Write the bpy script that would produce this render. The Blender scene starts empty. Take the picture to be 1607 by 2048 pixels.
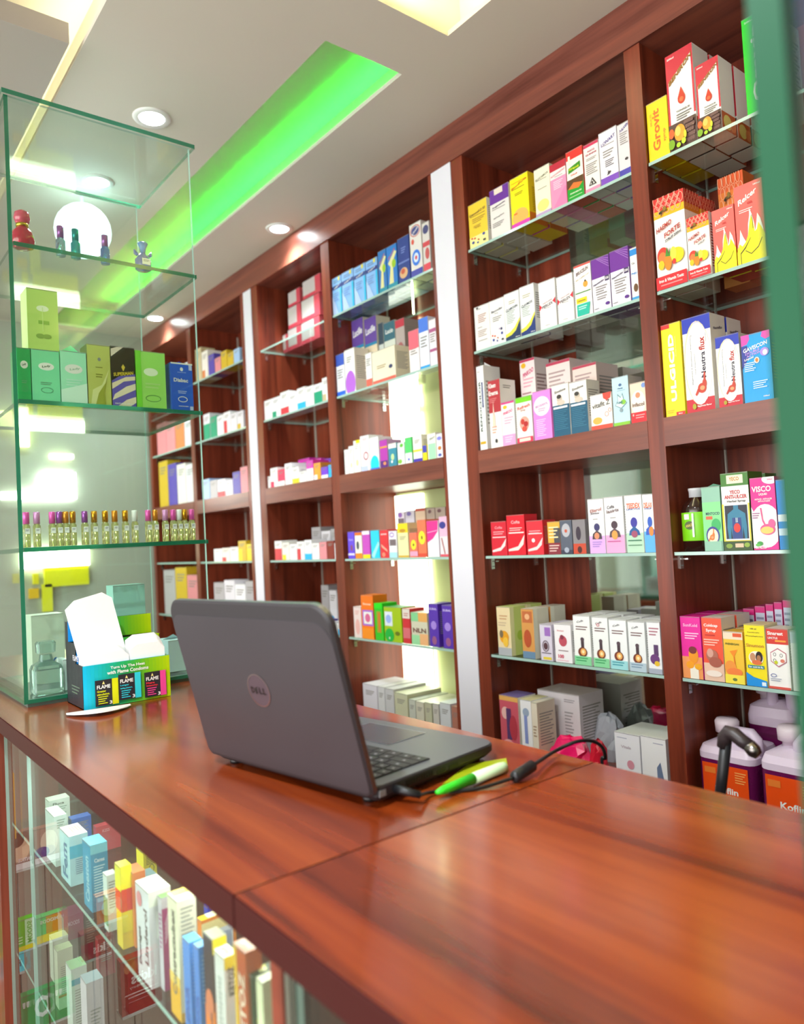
import bpy, math, random
from mathutils import Vector, Matrix
random.seed(7)
SC = bpy.context.scene
COL = SC.collection
# ------------------------------------------------------------------ camera
F_PX, YAW, PITCH, ROLL = 1494.05, 0.674218627, 0.035517573, -0.053060484
cy, sy = math.cos(YAW), math.sin(YAW)
FW = Vector((-cy*math.cos(PITCH), sy*math.cos(PITCH), math.sin(PITCH)))
RT = Vector((sy, cy, 0)); UP = RT.cross(FW)
R2 = RT*math.cos(ROLL)+UP*math.sin(ROLL); U2 = -RT*math.sin(ROLL)+UP*math.cos(ROLL)
EYE = Vector((0, 0, 1.30))
cam = bpy.data.objects.new('camera', bpy.data.cameras.new('camera')); COL.objects.link(cam)
cam.matrix_world = Matrix(((R2.x, U2.x, -FW.x, EYE.x), (R2.y, U2.y, -FW.y, EYE.y), (R2.z, U2.z, -FW.z, EYE.z), (0, 0, 0, 1)))
cam.data.sensor_fit = 'VERTICAL'; cam.data.sensor_height = 36; cam.data.lens = F_PX*36/2048
cam.data.clip_start = .02
cam.data.dof.use_dof = True; cam.data.dof.focus_distance = 1.40; cam.data.dof.aperture_fstop = 3.4
SC.camera = cam
# ------------------------------------------------------------------ world, light, exposure
SC.view_settings.view_transform = 'Standard'; SC.view_settings.look = 'None'
SC.view_settings.gamma = 1; SC.view_settings.exposure = 0.72; SC.view_settings.use_curve_mapping = False
try:
    SC.cycles.transparent_max_bounces = 24; SC.cycles.max_bounces = 8
    SC.cycles.sample_clamp_indirect = 6
except Exception: pass
W = bpy.data.worlds.new('daylight'); SC.world = W; W.use_nodes = True
W.node_tree.nodes['Background'].inputs[0].default_value = (.86, .93, 1, 1)
W.node_tree.nodes['Background'].inputs[1].default_value = 1.2
CEIL = 2.465
def area(name, loc, rot, sx, sy_, power, col=(1, 1, 1), parent=None, spread=None):
    l = bpy.data.lights.new(name, 'AREA'); l.shape = 'RECTANGLE'; l.size = sx; l.size_y = sy_; l.energy = power; l.color = col
    if spread: l.spread = spread
    o = bpy.data.objects.new(name, l); COL.objects.link(o); o.location = loc; o.rotation_euler = rot
    if parent: o.parent = parent
    return o
PI = math.pi
area('shopfront_daylight', (-.9, -2.42, 1.45), (PI/2, 0, 0), 4.6, 2.0, 84, (1, .97, .93))
area('cove_light_green', (-2.68, 1.285, 2.482), (PI, 0, 0), 2.4, .02, 4.5, (.0, 1, .028), spread=1.35)
area('cove_light_warm', (.1, 1.21, 2.50), (PI, 0, 0), 2.5, .02, 5.5, (1, .95, .25))
area('cove_light_cream', (-1.15, .7, 2.50), (PI, 0, 0), .03, .8, 3.6, (1, .96, .66))
area('cove_light_left', (-2.7, .535, 2.50), (PI, 0, 0), 2.3, .02, 2.2, (1, .95, .62))
# ------------------------------------------------------------------ pixel <-> place helpers (the surveyed positions below were measured on the photo)
def ray(px, py): return R2*((px-803.5)/F_PX) - U2*((py-1024)/F_PX) + FW
def onY(px, py, y): r = ray(px, py); return EYE + r*(y/r.y)
def onX(px, py, x): r = ray(px, py); return EYE + r*(x/r.x)
def onZ(px, py, z): r = ray(px, py); return EYE + r*((z-1.30)/r.z)
def proj(p):
    v = Vector(p)-EYE; d = v.dot(FW); return 803.5+F_PX*v.dot(R2)/d, 1024-F_PX*v.dot(U2)/d
def x_at(px, y, z):                     # x of the point of the line (y, z) seen at column px
    py = 1100.
    for _ in range(6): p = onY(px, py, y); py = proj((p.x, y, z))[1]
    return p.x
def y_at(px, x, z):
    py = 1100.
    for _ in range(6): p = onX(px, py, x); py = proj((x, p.y, z))[1]
    return p.y
def z_at(x, y, py):
    z = 1.4
    for _ in range(6):
        a = proj((x, y, z))[1]; b = proj((x, y, z+.01))[1]; z += (py-a)*.01/(b-a)
    return z
# ------------------------------------------------------------------ materials
MATS = {}
def lin(c):
    c = c/255; return c/12.92 if c <= .04045 else ((c+.055)/1.055)**2.4
def rgb(h): return tuple(lin(int(h[i:i+2], 16)) for i in (0, 2, 4)) + (1,)
def principled(name, col, rough=.5, metal=0, emit=0, coat=0, spec=.5):
    m = bpy.data.materials.new(name); m.use_nodes = True; b = m.node_tree.nodes['Principled BSDF']
    b.inputs['Base Color'].default_value = col; b.inputs['Roughness'].default_value = rough
    b.inputs['Metallic'].default_value = metal; b.inputs['Specular IOR Level'].default_value = spec
    if coat: b.inputs['Coat Weight'].default_value = coat; b.inputs['Coat Roughness'].default_value = .08
    if emit: b.inputs['Emission Color'].default_value = col; b.inputs['Emission Strength'].default_value = emit
    return m
def P(h, rough=.42, metal=0, emit=0, coat=0):      # coloured card / plastic by hex code
    k = (h, rough, metal, emit, coat)
    if k not in MATS:
        m = principled('card_'+h, rgb(h), rough, metal, emit, coat)
        if not emit and not metal:      # faint print and fibre variation
            nt = m.node_tree; b = nt.nodes['Principled BSDF']
            tc = nt.nodes.new('ShaderNodeTexCoord'); nz = nt.nodes.new('ShaderNodeTexNoise'); nz.inputs['Scale'].default_value = 60
            mr = nt.nodes.new('ShaderNodeMapRange'); mr.inputs[3].default_value = rough-.08; mr.inputs[4].default_value = rough+.08
            nt.links.new(tc.outputs['Object'], nz.inputs['Vector']); nt.links.new(nz.outputs[0], mr.inputs[0]); nt.links.new(mr.outputs[0], b.inputs['Roughness'])
        MATS[k] = m
    return MATS[k]
def wood(name, c0, c1, c2, axis, scale=1., rough=.35, coat=0):
    m = bpy.data.materials.new(name); m.use_nodes = True; nt = m.node_tree; b = nt.nodes['Principled BSDF']
    N = nt.nodes.new; tc = N('ShaderNodeTexCoord'); mp = N('ShaderNodeMapping')
    s = [26*scale]*3; s['xyz'.index(axis)] = 1.3*scale; mp.inputs['Scale'].default_value = s
    n1 = N('ShaderNodeTexNoise'); n1.inputs['Scale'].default_value = 1.; n1.inputs['Detail'].default_value = 5; n1.inputs['Distortion'].default_value = .6
    n2 = N('ShaderNodeTexNoise'); n2.inputs['Scale'].default_value = 5.; n2.inputs['Detail'].default_value = 3
    mx = N('ShaderNodeMath'); mx.operation = 'MULTIPLY_ADD'; mx.inputs[1].default_value = .3
    cr = N('ShaderNodeValToRGB'); e = cr.color_ramp.elements
    e[0].position = .38; e[0].color = rgb(c0); e[1].position = .82; e[1].color = rgb(c2); k = e.new(.58); k.color = rgb(c1)
    L = nt.links.new; L(tc.outputs['Object'], mp.inputs[0]); L(mp.outputs[0], n1.inputs['Vector']); L(mp.outputs[0], n2.inputs['Vector'])
    L(n2.outputs[0], mx.inputs[0]); L(n1.outputs[0], mx.inputs[2]); L(mx.outputs[0], cr.inputs[0]); L(cr.outputs[0], b.inputs['Base Color'])
    b.inputs['Roughness'].default_value = rough
    if coat: b.inputs['Coat Weight'].default_value = coat; b.inputs['Coat Roughness'].default_value = .12
    return m
WV = wood('cherry_laminate_upright', '4a1a10', '74301e', '8c3e28', 'z', rough=.33)
WH = wood('cherry_laminate_level', '56241a', '764034', '8c4c3a', 'x', rough=.33)
WT = wood('glossy_cherry_worktop', '320b04', '7c2e0c', '984416', 'x', .55, rough=.24, coat=.35)
WE = principled('dark_edge_band', rgb('3a0908'), .42, spec=.2)
def paint(name, c, c2, rough=.7):
    m = principled(name, rgb(c), rough); nt = m.node_tree; b = nt.nodes['Principled BSDF']
    tc = nt.nodes.new('ShaderNodeTexCoord'); nz = nt.nodes.new('ShaderNodeTexNoise'); nz.inputs['Scale'].default_value = 1.6; nz.inputs['Detail'].default_value = 4
    mx = nt.nodes.new('ShaderNodeMix'); mx.data_type = 'RGBA'; mx.inputs[6].default_value = rgb(c); mx.inputs[7].default_value = rgb(c2)
    nt.links.new(tc.outputs['Object'], nz.inputs['Vector']); nt.links.new(nz.outputs[0], mx.inputs[0]); nt.links.new(mx.outputs[2], b.inputs['Base Color'])
    return m
CEILM = paint('ceiling_paint', 'd8d2c4', 'cfc8bb'); WALLM = paint('wall_paint', 'b6b8a8', 'a8aa9c'); PILM = paint('white_pillar_paint', 'eceaf2', 'dedce8', .5)
FLM = paint('floor_tile', '9a9488', '857f74', .3)
def glassmat(name, tint, rough=0., ior=1.45, boost=0.):
    m = bpy.data.materials.new(name); m.use_nodes = True; nt = m.node_tree; nt.nodes.remove(nt.nodes['Principled BSDF'])
    N = nt.nodes.new; fr = N('ShaderNodeFresnel'); tr = N('ShaderNodeBsdfTransparent'); tr.inputs[0].default_value = tint
    gl = N('ShaderNodeBsdfGlossy'); gl.inputs['Roughness'].default_value = rough; mx = N('ShaderNodeMixShader'); out = nt.nodes['Material Output']
    L = nt.links.new; ge = N('ShaderNodeNewGeometry'); mr = N('ShaderNodeMapRange'); mr.inputs[3].default_value = ior; mr.inputs[4].default_value = 1/ior
    L(ge.outputs['Backfacing'], mr.inputs[0]); L(mr.outputs[0], fr.inputs[0]); L(fr.outputs[0], mx.inputs[0]); L(tr.outputs[0], mx.inputs[1]); L(gl.outputs[0], mx.inputs[2]); L(mx.outputs[0], out.inputs[0])
    return m
GL = glassmat('clear_glass', (.93, .985, .96, 1)); GLS = glassmat('shelf_glass', (.90, .96, .93, 1), .02)
GE = principled('green_glass_edge', rgb('1c7858'), .15, spec=.8); GE.node_tree.nodes['Principled BSDF'].inputs['Transmission Weight'].default_value = .35
GEL = principled('pale_glass_edge', rgb('a9c9bf'), .15, spec=.8)
MIR = principled('mirror', rgb('c9cfc6'), .04, 1)
CHROME = principled('chrome', rgb('d8d8d4'), .18, 1)
def emis(name, col, s):
    m = principled(name, col, .5); b = m.node_tree.nodes['Principled BSDF']; b.inputs['Emission Color'].default_value = col; b.inputs['Emission Strength'].default_value = s; return m
# ------------------------------------------------------------------ mesh builder
TXT = {}
def glyphs(s):
    if s not in TXT:
        cu = bpy.data.curves.new('t', 'FONT'); cu.body = s; cu.resolution_u = 2; cu.offset = .028
        o = bpy.data.objects.new('t', cu); COL.objects.link(o); me = bpy.data.meshes.new_from_object(o)
        v = [(p.co.x, p.co.y) for p in me.vertices]; f = [tuple(q.vertices) for q in me.polygons]
        bpy.data.objects.remove(o); bpy.data.curves.remove(cu); bpy.data.meshes.remove(me)
        if v:
            x0 = min(a for a, b in v); x1 = max(a for a, b in v); y0 = min(b for a, b in v); y1 = max(b for a, b in v)
            v = [((a-x0)/(x1-x0)-.5, (b-y0)/(y1-y0)-.5) for a, b in v]
        TXT[s] = (v, f)
    return TXT[s]
class MB:
    def __init__(s): s.v = []; s.f = []; s.m = []; s.sl = []; s.sm = []
    def mi(s, m):
        if isinstance(m, str): m = P(m)
        if m not in s.sl: s.sl.append(m)
        return s.sl.index(m)
    def add(s, vs, fs, m, smooth=False):
        b = len(s.v); s.v += [tuple(v) for v in vs]; k = s.mi(m)
        for f in fs: s.f.append(tuple(b+i for i in f)); s.m.append(k); s.sm.append(smooth)
        return s
    def box(s, x0, y0, z0, x1, y1, z1, m, **over):      # over: l r f b d t = material of that face
        vs = [(x0, y0, z0), (x1, y0, z0), (x1, y1, z0), (x0, y1, z0), (x0, y0, z1), (x1, y0, z1), (x1, y1, z1), (x0, y1, z1)]
        for key, f in dict(d=(0, 3, 2, 1), t=(4, 5, 6, 7), f=(0, 1, 5, 4), r=(1, 2, 6, 5), b=(2, 3, 7, 6), l=(3, 0, 4, 7)).items():
            s.add([vs[i] for i in f], [(0, 1, 2, 3)], over.get(key, m))
        return s
    def pane(s, x0, y0, z0, x1, y1, z1, g=None, e=None):
        g = g or GL; e = e or GE; d = dict(x=x1-x0, y=y1-y0, z=z1-z0); a = min(d, key=d.get)
        o = dict(x=dict(l=g, r=g), y=dict(f=g, b=g), z=dict(d=g, t=g))[a]
        return s.box(x0, y0, z0, x1, y1, z1, e, **o)
    def tube(s, pts, r, m, n=10, caps=True):
        pts = [Vector(p) for p in pts]; rs = r if isinstance(r, (list, tuple)) else [r]*len(pts); vs = []; prev = None
        for i, p in enumerate(pts):
            t = (pts[min(i+1, len(pts)-1)]-pts[max(i-1, 0)]).normalized()
            a = prev or (Vector((0, 0, 1)) if abs(t.z) < .9 else Vector((1, 0, 0)))
            u = (a - t*a.dot(t)).normalized(); prev = u; w = t.cross(u)
            for k in range(n): an = 2*PI*k/n; vs.append(p + (u*math.cos(an)+w*math.sin(an))*rs[i])
        fs = [(i*n+k, i*n+(k+1) % n, (i+1)*n+(k+1) % n, (i+1)*n+k) for i in range(len(pts)-1) for k in range(n)]
        if caps: fs += [tuple(range(n))[::-1], tuple(range((len(pts)-1)*n, len(pts)*n))]
        return s.add(vs, fs, m, True)
    def lathe(s, prof, m, n=20, c=(0, 0, 0), sx=1, sy=1, caps=True):
        vs = [(c[0]+r*sx*math.cos(2*PI*k/n), c[1]+r*sy*math.sin(2*PI*k/n), c[2]+z) for r, z in prof for k in range(n)]
        fs = [(i*n+k, i*n+(k+1) % n, (i+1)*n+(k+1) % n, (i+1)*n+k) for i in range(len(prof)-1) for k in range(n)]
        if caps: fs += [tuple(range(n))[::-1], tuple(range((len(prof)-1)*n, len(prof)*n))]
        return s.add(vs, fs, m, True)
    def prism(s, poly, z0, z1, m, axis='z', side=None):  # extrude a 2-D outline
        mp = dict(z=lambda a, b, c: (a, b, c), y=lambda a, b, c: (a, c, b), x=lambda a, b, c: (c, a, b))[axis]; n = len(poly)
        s.add([mp(a, b, z1) for a, b in poly], [tuple(range(n))], m); s.add([mp(a, b, z0) for a, b in poly], [tuple(range(n))[::-1]], m)
        s.add([mp(a, b, z) for z in (z0, z1) for a, b in poly], [(i, (i+1) % n, n+(i+1) % n, n+i) for i in range(n)], side or m, len(poly) > 12)
        return s
    def face(s, O, U, V, N, ops):
        """print on a flat face: O lower left corner, U V its full width and height, N its normal"""
        O, U, V, N = map(Vector, (O, U, V, N)); wu = U.length; wv = V.length; k = 0
        for op in ops:
            k += 1; off = N*(.00018*k+.0001); q = lambda u, v: O+U*min(1, max(0, u))+V*min(1, max(0, v))+off; t = op[0]
            if t == 'r': _, a, b, c, d, m = op; s.add([q(a, b), q(c, b), q(c, d), q(a, d)], [(0, 1, 2, 3)], m)
            elif t == 'p': s.add([q(*a) for a in op[1]], [tuple(range(len(op[1])))], op[2])
            elif t == 'e':
                _, u, v, ru, rv, m = op[:6]; s.add([q(u+ru*math.cos(a*PI/12), v+rv*math.sin(a*PI/12)) for a in range(24)], [tuple(range(24))], m)
            elif t == 'o':      # ring
                _, u, v, ru, rv, th, m = op; n = 28
                s.add([q(u+(ru-e*th)*math.cos(a*2*PI/n), v+(rv-e*th*wu/wv)*math.sin(a*2*PI/n)) for e in (0, 1) for a in range(n)], [(a, (a+1) % n, n+(a+1) % n, n+a) for a in range(n)], m)
            elif t == 'l':      # lines of small print
                _, a, c, v0, n, dv, m = op
                for i in range(n):
                    e = c-(c-a)*(.0, .12, .3, .06, .2)[i % 5]; s.add([q(a, v0-i*dv), q(e, v0-i*dv), q(e, v0-i*dv+dv*.42), q(a, v0-i*dv+dv*.42)], [(0, 1, 2, 3)], m)
            elif t == 't':
                _, txt, u, v, fu, fv, m = op[:7]; rot = op[7] if len(op) > 7 else 0; gv, gf = glyphs(txt)
                if rot == 90: pts = [q(u-b*fv, v+a*fu) for a, b in gv]
                elif rot == 'm': pts = [q(u-a*fu, v+b*fv) for a, b in gv]
                else:
                    sl = rot if isinstance(rot, float) else 0; pts = [q(u+a*fu, v+b*fv+a*fu*sl) for a, b in gv]
                s.add(pts, gf, m)
        return s
    def build(s, name, parent=None, loc=None, rot=0, bevel=0):
        me = bpy.data.meshes.new(name); me.from_pydata(s.v, [], s.f)
        for m in s.sl: me.materials.append(m)
        me.polygons.foreach_set('material_index', s.m); me.polygons.foreach_set('use_smooth', s.sm); me.update()
        o = bpy.data.objects.new(name, me); COL.objects.link(o)
        if parent: o.parent = parent
        if loc is not None: o.location = loc
        if rot: o.rotation_euler = (0, 0, rot)
        if bevel:
            b = o.modifiers.new('b', 'BEVEL'); b.width = bevel; b.segments = 2; b.limit_method = 'ANGLE'
            w = o.modifiers.new('w', 'WELD'); w.merge_threshold = 1e-5
            o.modifiers.move(1, 0)
        return o
def thing(name, label, cat, loc=(0, 0, 0), rot=0, group=None):
    o = bpy.data.objects.new(name, None); o.empty_display_size = .02; COL.objects.link(o); o.location = loc; o.rotation_euler = (0, 0, rot); return tag(o, label, cat, group)
def tag(o, label, cat, group=None):
    o['label'] = label; o['category'] = cat
    if group: o['group'] = group
    return o
def struct(name, mb): o = mb.build(name); o['kind'] = 'structure'; return o
def part_label(o, l): o['label'] = l; return o
def copy_tree(o, parent=None):
    c = o.copy(); COL.objects.link(c)
    if parent: c.parent = parent
    for ch in list(o.children): copy_tree(ch, c)
    return c
def arc_rect(w, h, r, n=5, cx=0, cy_=0, rr=None):
    out = []
    for i, (sx, sy_, a0) in enumerate(((1, -1, -90), (1, 1, 0), (-1, 1, 90), (-1, -1, 180))):
        q = rr[i] if rr else r
        for k in range(n+1):
            a = math.radians(a0+90*k/n); out.append((cx+sx*(w/2-q)+q*math.cos(a), cy_+sy_*(h/2-q)+q*math.sin(a)))
    return out
# ================================================================== THE ROOM
XL, XR, YF, D = -4.0, 1.6, -2.5, 1.45
struct('floor', MB().box(XL, YF, -.05, XR, 1.8, 0, FLM))
struct('wall_left', MB().box(XL-.1, YF, 0, XL, 1.8, 2.7, WALLM))
struct('wall_right', MB().box(XR, YF, 0, XR+.1, 1.8, 2.7, WALLM))
struct('wall_back', MB().box(XL, 1.72, 0, XR, 1.8, 2.7, WALLM))
w = MB()
w.box(XL, YF-.1, 0, -3.3, YF, 2.7, WALLM); w.box(1.5, YF-.1, 0, XR, YF, 2.7, WALLM); w.box(-3.3, YF-.1, 2.45, 1.5, YF, 2.7, WALLM); w.box(-3.3, YF-.1, 0, 1.5, YF, .42, WALLM)
struct('wall_front', w)
w = MB()
for x in (-3.3, -1.7, -.1, 1.46): w.box(x, YF-.08, .42, x+.04, YF-.03, 2.45, P('9aa0a2', .3))
w.box(-3.3, YF-.08, .42, 1.5, YF-.03, .46, P('9aa0a2', .3)); w.box(-3.3, YF-.08, 2.41, 1.5, YF-.03, 2.45, P('9aa0a2', .3))
struct('window_1', w)
# ceiling with its recessed trays
w = MB(); C1, C0 = 2.62, CEIL
xs = [XL, -3.95, -1.40, -1.227, 1.5, XR]; ys = [YF, -.9, .25, .517, .966, 1.193, 1.80]
def opening(x, y):
    if -3.95 < x < -1.40 and .966 < y < 1.193: return True
    if -1.227 < x < 1.5 and .25 < y < 1.193: return True
    if -3.95 < x < -1.40 and -.9 < y < .517: return True
    return False
for i in range(len(xs)-1):
    for j in range(len(ys)-1):
        if not opening((xs[i]+xs[i+1])/2, (ys[j]+ys[j+1])/2): w.box(xs[i], ys[j], C0, xs[i+1], ys[j+1], C0+.012, CEILM)
w.box(XL, YF, C1, XR, 1.8, C1+.03, CEILM)
w.box(-3.97, .95, C0+.012, -1.40, .962, C1, CEILM); w.box(-1.398, .95, C0+.012, -1.386, 1.32, C1, CEILM); w.box(-3.97, 1.31, C0+.012, -1.386, 1.32, C1, CEILM)
w.box(-1.26, .22, C0+.012, -1.25, 1.27, C1, CEILM); w.box(-1.26, 1.26, C0+.012, 1.55, 1.27, C1, CEILM); w.box(-1.26, .22, C0+.012, 1.55, .235, C1, CEILM)
w.box(-3.97, .56, C0+.012, -1.36, .57, C1, CEILM); w.box(-1.37, -.95, C0+.012, -1.36, .57, C1, CEILM)
struct('ceiling', w)
o = struct('trim_1', MB().box(-3.93, -.85, 2.452, -1.715, .485, 2.50, paint('ceiling_panel', 'b9b0a6', 'b1a89f')).box(-3, .1, 2.5, -2.96, .14, C1, CEILM).box(-2, .1, 2.5, -1.96, .14, C1, CEILM))
struct('trim_2', MB().box(XL, D-.004, 2.36, XR, D+.012, CEIL, WH).box(XL, D+.012, 2.36, XR, 1.70, 2.372, WH))
struct('trim_3', MB().box(-1.594, D-.002, 0, -1.511, 1.70, 2.36, PILM))
struct('trim_4', MB().box(-2.80, D-.002, 0, -2.735, 1.70, 2.36, PILM))
# downlights
HALO = emis('downlight_glow', (.86, .97, 1, 1), 26)
dl_spots = [(-1.921, .748, 'round white downlight in the ceiling above the corner of the tall glass case'),
            (-2.367, 1.385, 'bright downlight close to the dark fascia between the green cove and shelves'),
            (-2.353, .734, 'downlight seen through the glass lid of the perfume case'),
            (-3.62, 1.385, 'far downlight by the fascia seen through the glass case, above its blue carton'),
            (-3.55, .86, 'faint far downlight seen through the glass above the carton row'),
            (-.55, -.22, 'lamp added over the customer side behind the camera to brighten the mirrored packs')]  # last one is an added, unseen lamp that brightens the customer-side packs
for i, (x, y, lb) in enumerate(dl_spots):
    t = thing('downlight', lb, 'light', (x, y, CEIL), group=None)
    MB().lathe([(.034, -.004), (.046, -.006), (.050, -.001), (.050, 0), (.034, 0)], 'e8e8e4', 28, caps=False).build('trim_ring', t)
    MB().lathe([(.033, -.0035), (.0335, -.001)], HALO, 28).build('lamp_lens', t)
    l = bpy.data.lights.new('lamp', 'SPOT'); l.energy = 16 if i < 5 else 95; l.spot_size = 2.2; l.spot_blend = .8; l.color = (.88, .96, 1); l.shadow_soft_size = .03
    lo = bpy.data.objects.new('lamp', l); COL.objects.link(lo); lo.location = (0, 0, -.012); lo.parent = t
# ================================================================== SHELVING
ZL = dict(A=2.09, B=1.805, C=1.53, D=1.24, E=.972, F=.70)
BR = None
def bracket(x, y, z, sgn, parent):
    b = MB().box(x, y-.006, z-.03, x+sgn*.003, y+.006, z-.002, CHROME).box(x, y-.005, z-.010, x+sgn*.02, y+.005, z-.0075, CHROME)
    b.lathe([(.0025, 0), (.0025, .002)], P('6a6a66'), 8, (x+sgn*.0045, y, z-.024)); return b.build('shelf_bracket', parent)
def cabinet(label, xa, xb, divs, tw=.04, mirrors=(), lit=None, wl=None, wr=None):
    """xa, xb outer sides; divs = (x0, x1) of inner dividers"""
    t = thing('shelving_cabinet', label, 'cabinet', (xa, D, 0)); W_ = xb-xa
    def B(): return MB()
    wl = wl or tw; wr = wr or tw
    ed = WH
    MB().box(0, 0, 0, wl, .25, 2.36, WV, f=WV).build('side_panel', t); MB().box(W_-wr, 0, 0, W_, .25, 2.36, WV).build('side_panel', t)
    for a, b in divs: MB().box(a-xa, 0, 0, b-xa, .25, 2.36, WV).build('divider', t)
    MB().box(wl, .25, 0, W_-wr, .262, 2.36, WV).build('back_panel', t)
    MB().box(0, .252, 2.345, W_, .2525, 2.36, WH)
    MB().box(wl, .003, ZL['F']-.04, W_-wr, .25, ZL['F'], WH).box(wl, .01, 0, W_-wr, .03, ZL['F']-.04, WV).build('base_cupboard', t)
    cells = []; e = [wl]+[v-xa for d in divs for v in d]+[W_-wr]
    for i in range(0, len(e), 2): cells.append((e[i], e[i+1]))
    for a, b in cells:
        MB().box(a, -.001, 1.468, b, .25, ZL['C'], WH).build('middle_board', t)
        MB().box(a+.001, .243, ZL['F'], a+.005, .249, 2.34, 'b9b2a6').build('corner_seal', t)
        for k in 'ABDE':
            z = ZL[k]; g = MB().pane(a+.002, .004, z-.007, b-.002, .246, z, GLS, GEL).build('glass_shelf', t)
            for yy in (.03, .21):
                bracket(a, yy, z-.007, 1, g); bracket(b, yy, z-.007, -1, g)
    for a, b in mirrors: MB().box(a-xa, .244, ZL['F'], b-xa, .2495, 2.34, MIR).build('mirror_panel', t)
    return t
cabinet('cherry wood shelving cabinet right of the wide white pillar, with mirrored back', -1.51, -.315, [(-.935, -.895)], mirrors=[(-1.303, -.935)], wl=.045)
cb = cabinet('cherry wood shelving cabinet between the two white pillars, with lit greenish back', -2.733, -1.596, [(-2.2, -2.15)], wl=.05, wr=.014)
cabinet('far cherry wood shelving cabinet left of the narrow white pillar', -3.95, -2.802, [(-3.40, -3.36)], wl=.03, wr=.03)
cabinet('cherry wood shelving cabinet hidden behind the right glass case edge', -.31, 1.5, [(.28, .32), (.88, .92)], wl=.03)
# added glow strip imitating a mirror reflection, and pale green panel of the bay left of the wide pillar
PG = principled('pale_green_panel', rgb('b4bc86'), .35)
for z0, z1 in ((ZL['F'], 1.465), (ZL['C'], 2.02)):
    MB().box(-2.146+2.733, .2435, z0, 1.12, .2495, z1, PG).build('green_back_panel', cb)
    g = MB().box(-2.135+2.733, .225, z0+.01, -1.99+2.733, .2432, z1-.01, emis('reflection_glow', (.93, 1, .80, 1), 1.9) if z0 < 1 else emis('reflection_glow', (.95, 1, .88, 1), 1.9)).build('reflection_glow_panel', cb)
    part_label(g, 'added glowing white strip imitating a mirror reflection')
    for zz in (z0+.1, z0+.3, z0+.44):
        area('reflection_fill', (-1.985+2.733, .236, zz+.02), (0, -PI/2, 0), .18, .008, .10, (.92, 1, .62), parent=cb)  # added lamps that spread the imitated glow over the panel
# ================================================================== COUNTER
YC0, YC1, XS = .284, .786, -.616
for nm, xa, xb, lb in (('worktop', -4.0+1.4, XS-.001, 'glossy red-brown wood worktop section carrying the laptop'), ('worktop', XS+.001, .9, 'empty glossy red-brown wood worktop section in the right foreground')):
    m = MB().box(0, 0, .968, xb-xa, YC1-YC0, 1.0, WT, f=WE, l=WE, r=WE); m.box(0, -.0012, .9695, xb-xa, 0, .9985, WE)
    o = m.build('counter_worktop', loc=(xa, YC0, 0), bevel=.0012); tag(o, lb, 'counter')
t = thing('display_counter', 'glass-fronted display counter under the worktop, shelves full of small cartons', 'display cabinet', (-2.6, .30, 0))
X0 = -2.6; L_ = 3.5; XP = x_at(13, .30, .72)+2.6
Q0, Q1, Q2, Q3, Q4 = [x_at(v, .302, .85)+2.6 for v in (555, 579, 584, 594, 602)]
MB().box(XP-.07, -.012, .0, XP, .10, .967, WV).build('upright', t)
part_label(MB().box(XP-.06, -.0145, .74, XP-.0005, -.0122, .87, 'e0a810').build('sticker', t), 'yellow sticker on the wooden post')
MB().box(0, .44, 0, L_, .452, .967, WV).build('back_panel', t)
MB().box(0, .002, 0, L_, .44, .22, WH).build('plinth', t)
for x0, x1 in ((0, .02), (Q0, Q1), (L_-.02, L_)): MB().box(x0, 0, .22, x1, .44, .967, WV, f=WV).build('upright', t)
for a, b in ((.022, Q0-.001), (Q1+.001, L_-.022)):
    for z in (.52, .775): MB().pane(a, .012, z-.006, b, .43, z, GLS, GEL).build('glass_shelf', t)
for a, b in ((XP+.001, 1.107), (1.109, Q0-.001), (Q4+.001, L_-.022)): MB().pane(a, .002, .222, b, .008, .966, GL, GEL).build('front_pane', t)
MB().box(Q1+.001, .001, .222, Q3-.002, .010, .966, P('b9bcb6', .2, 1)).box(Q3, .001, .222, Q4, .010, .966, P('8f938c', .25, 1)).build('pane_rail', t)
for xx in (-1.9, -1.35, -.85): area('case_fill', (xx+2.6, .05, .955), (0, 0, 0), .4, .02, .55, (1, .98, .95), parent=t)  # added lamps that brighten the dark shelves, no fixture here
# ================================================================== TALL GLASS CASES
def case(label, x0, x1, y0, y1, zt, shelves, pt=.008, pe=None):
    pe = pe or GEL
    t = thing('glass_case', label, 'display case', (x1, y0, 1.0)); w_ = x0-x1; d = y1-y0; h = zt-1.0
    MB().pane(w_, 0, .008, 0, d, .016).build('base_pane', t)
    MB().box(w_+.008, .008, 0, -.008, d-.008, .008, P('5f6f66', .5)).build('base_pad', t)
    MB().pane(-.008, .008, .016, 0, d-.008, h-.01, GL, GEL).build('side_pane', t)
    MB().pane(w_, .008, .016, w_+pt, d-.008, h-.01, GL, pe).build('side_pane', t)
    MB().pane(w_, 0, .016, 0, .008, h-.01).build('front_pane', t)
    MB().pane(w_-.004, -.004, h-.01, .006, d+.004, h).build('lid', t)
    if pt > .01: MB().box(w_, -.001, .002, w_+.015, .013, h, pe).build('corner_seal', t)
    for z in shelves: MB().pane(w_+.01, .01, z-1.009, -.001, d-.002, z-1.0).build('glass_shelf', t)
    return t
case('tall clear glass perfume case standing on the left end of the worktop', -2.03, -1.66, .335, .742, 2.268, (1.322, 1.626, 1.953))
case('green-edged glass case cut by the right edge of the photo', -.152, .30, .335, .742, 2.268, (1.30, 1.626, 1.953), .013, principled('deep_green_glass_edge', rgb('02472a'), .45, spec=.2))
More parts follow.
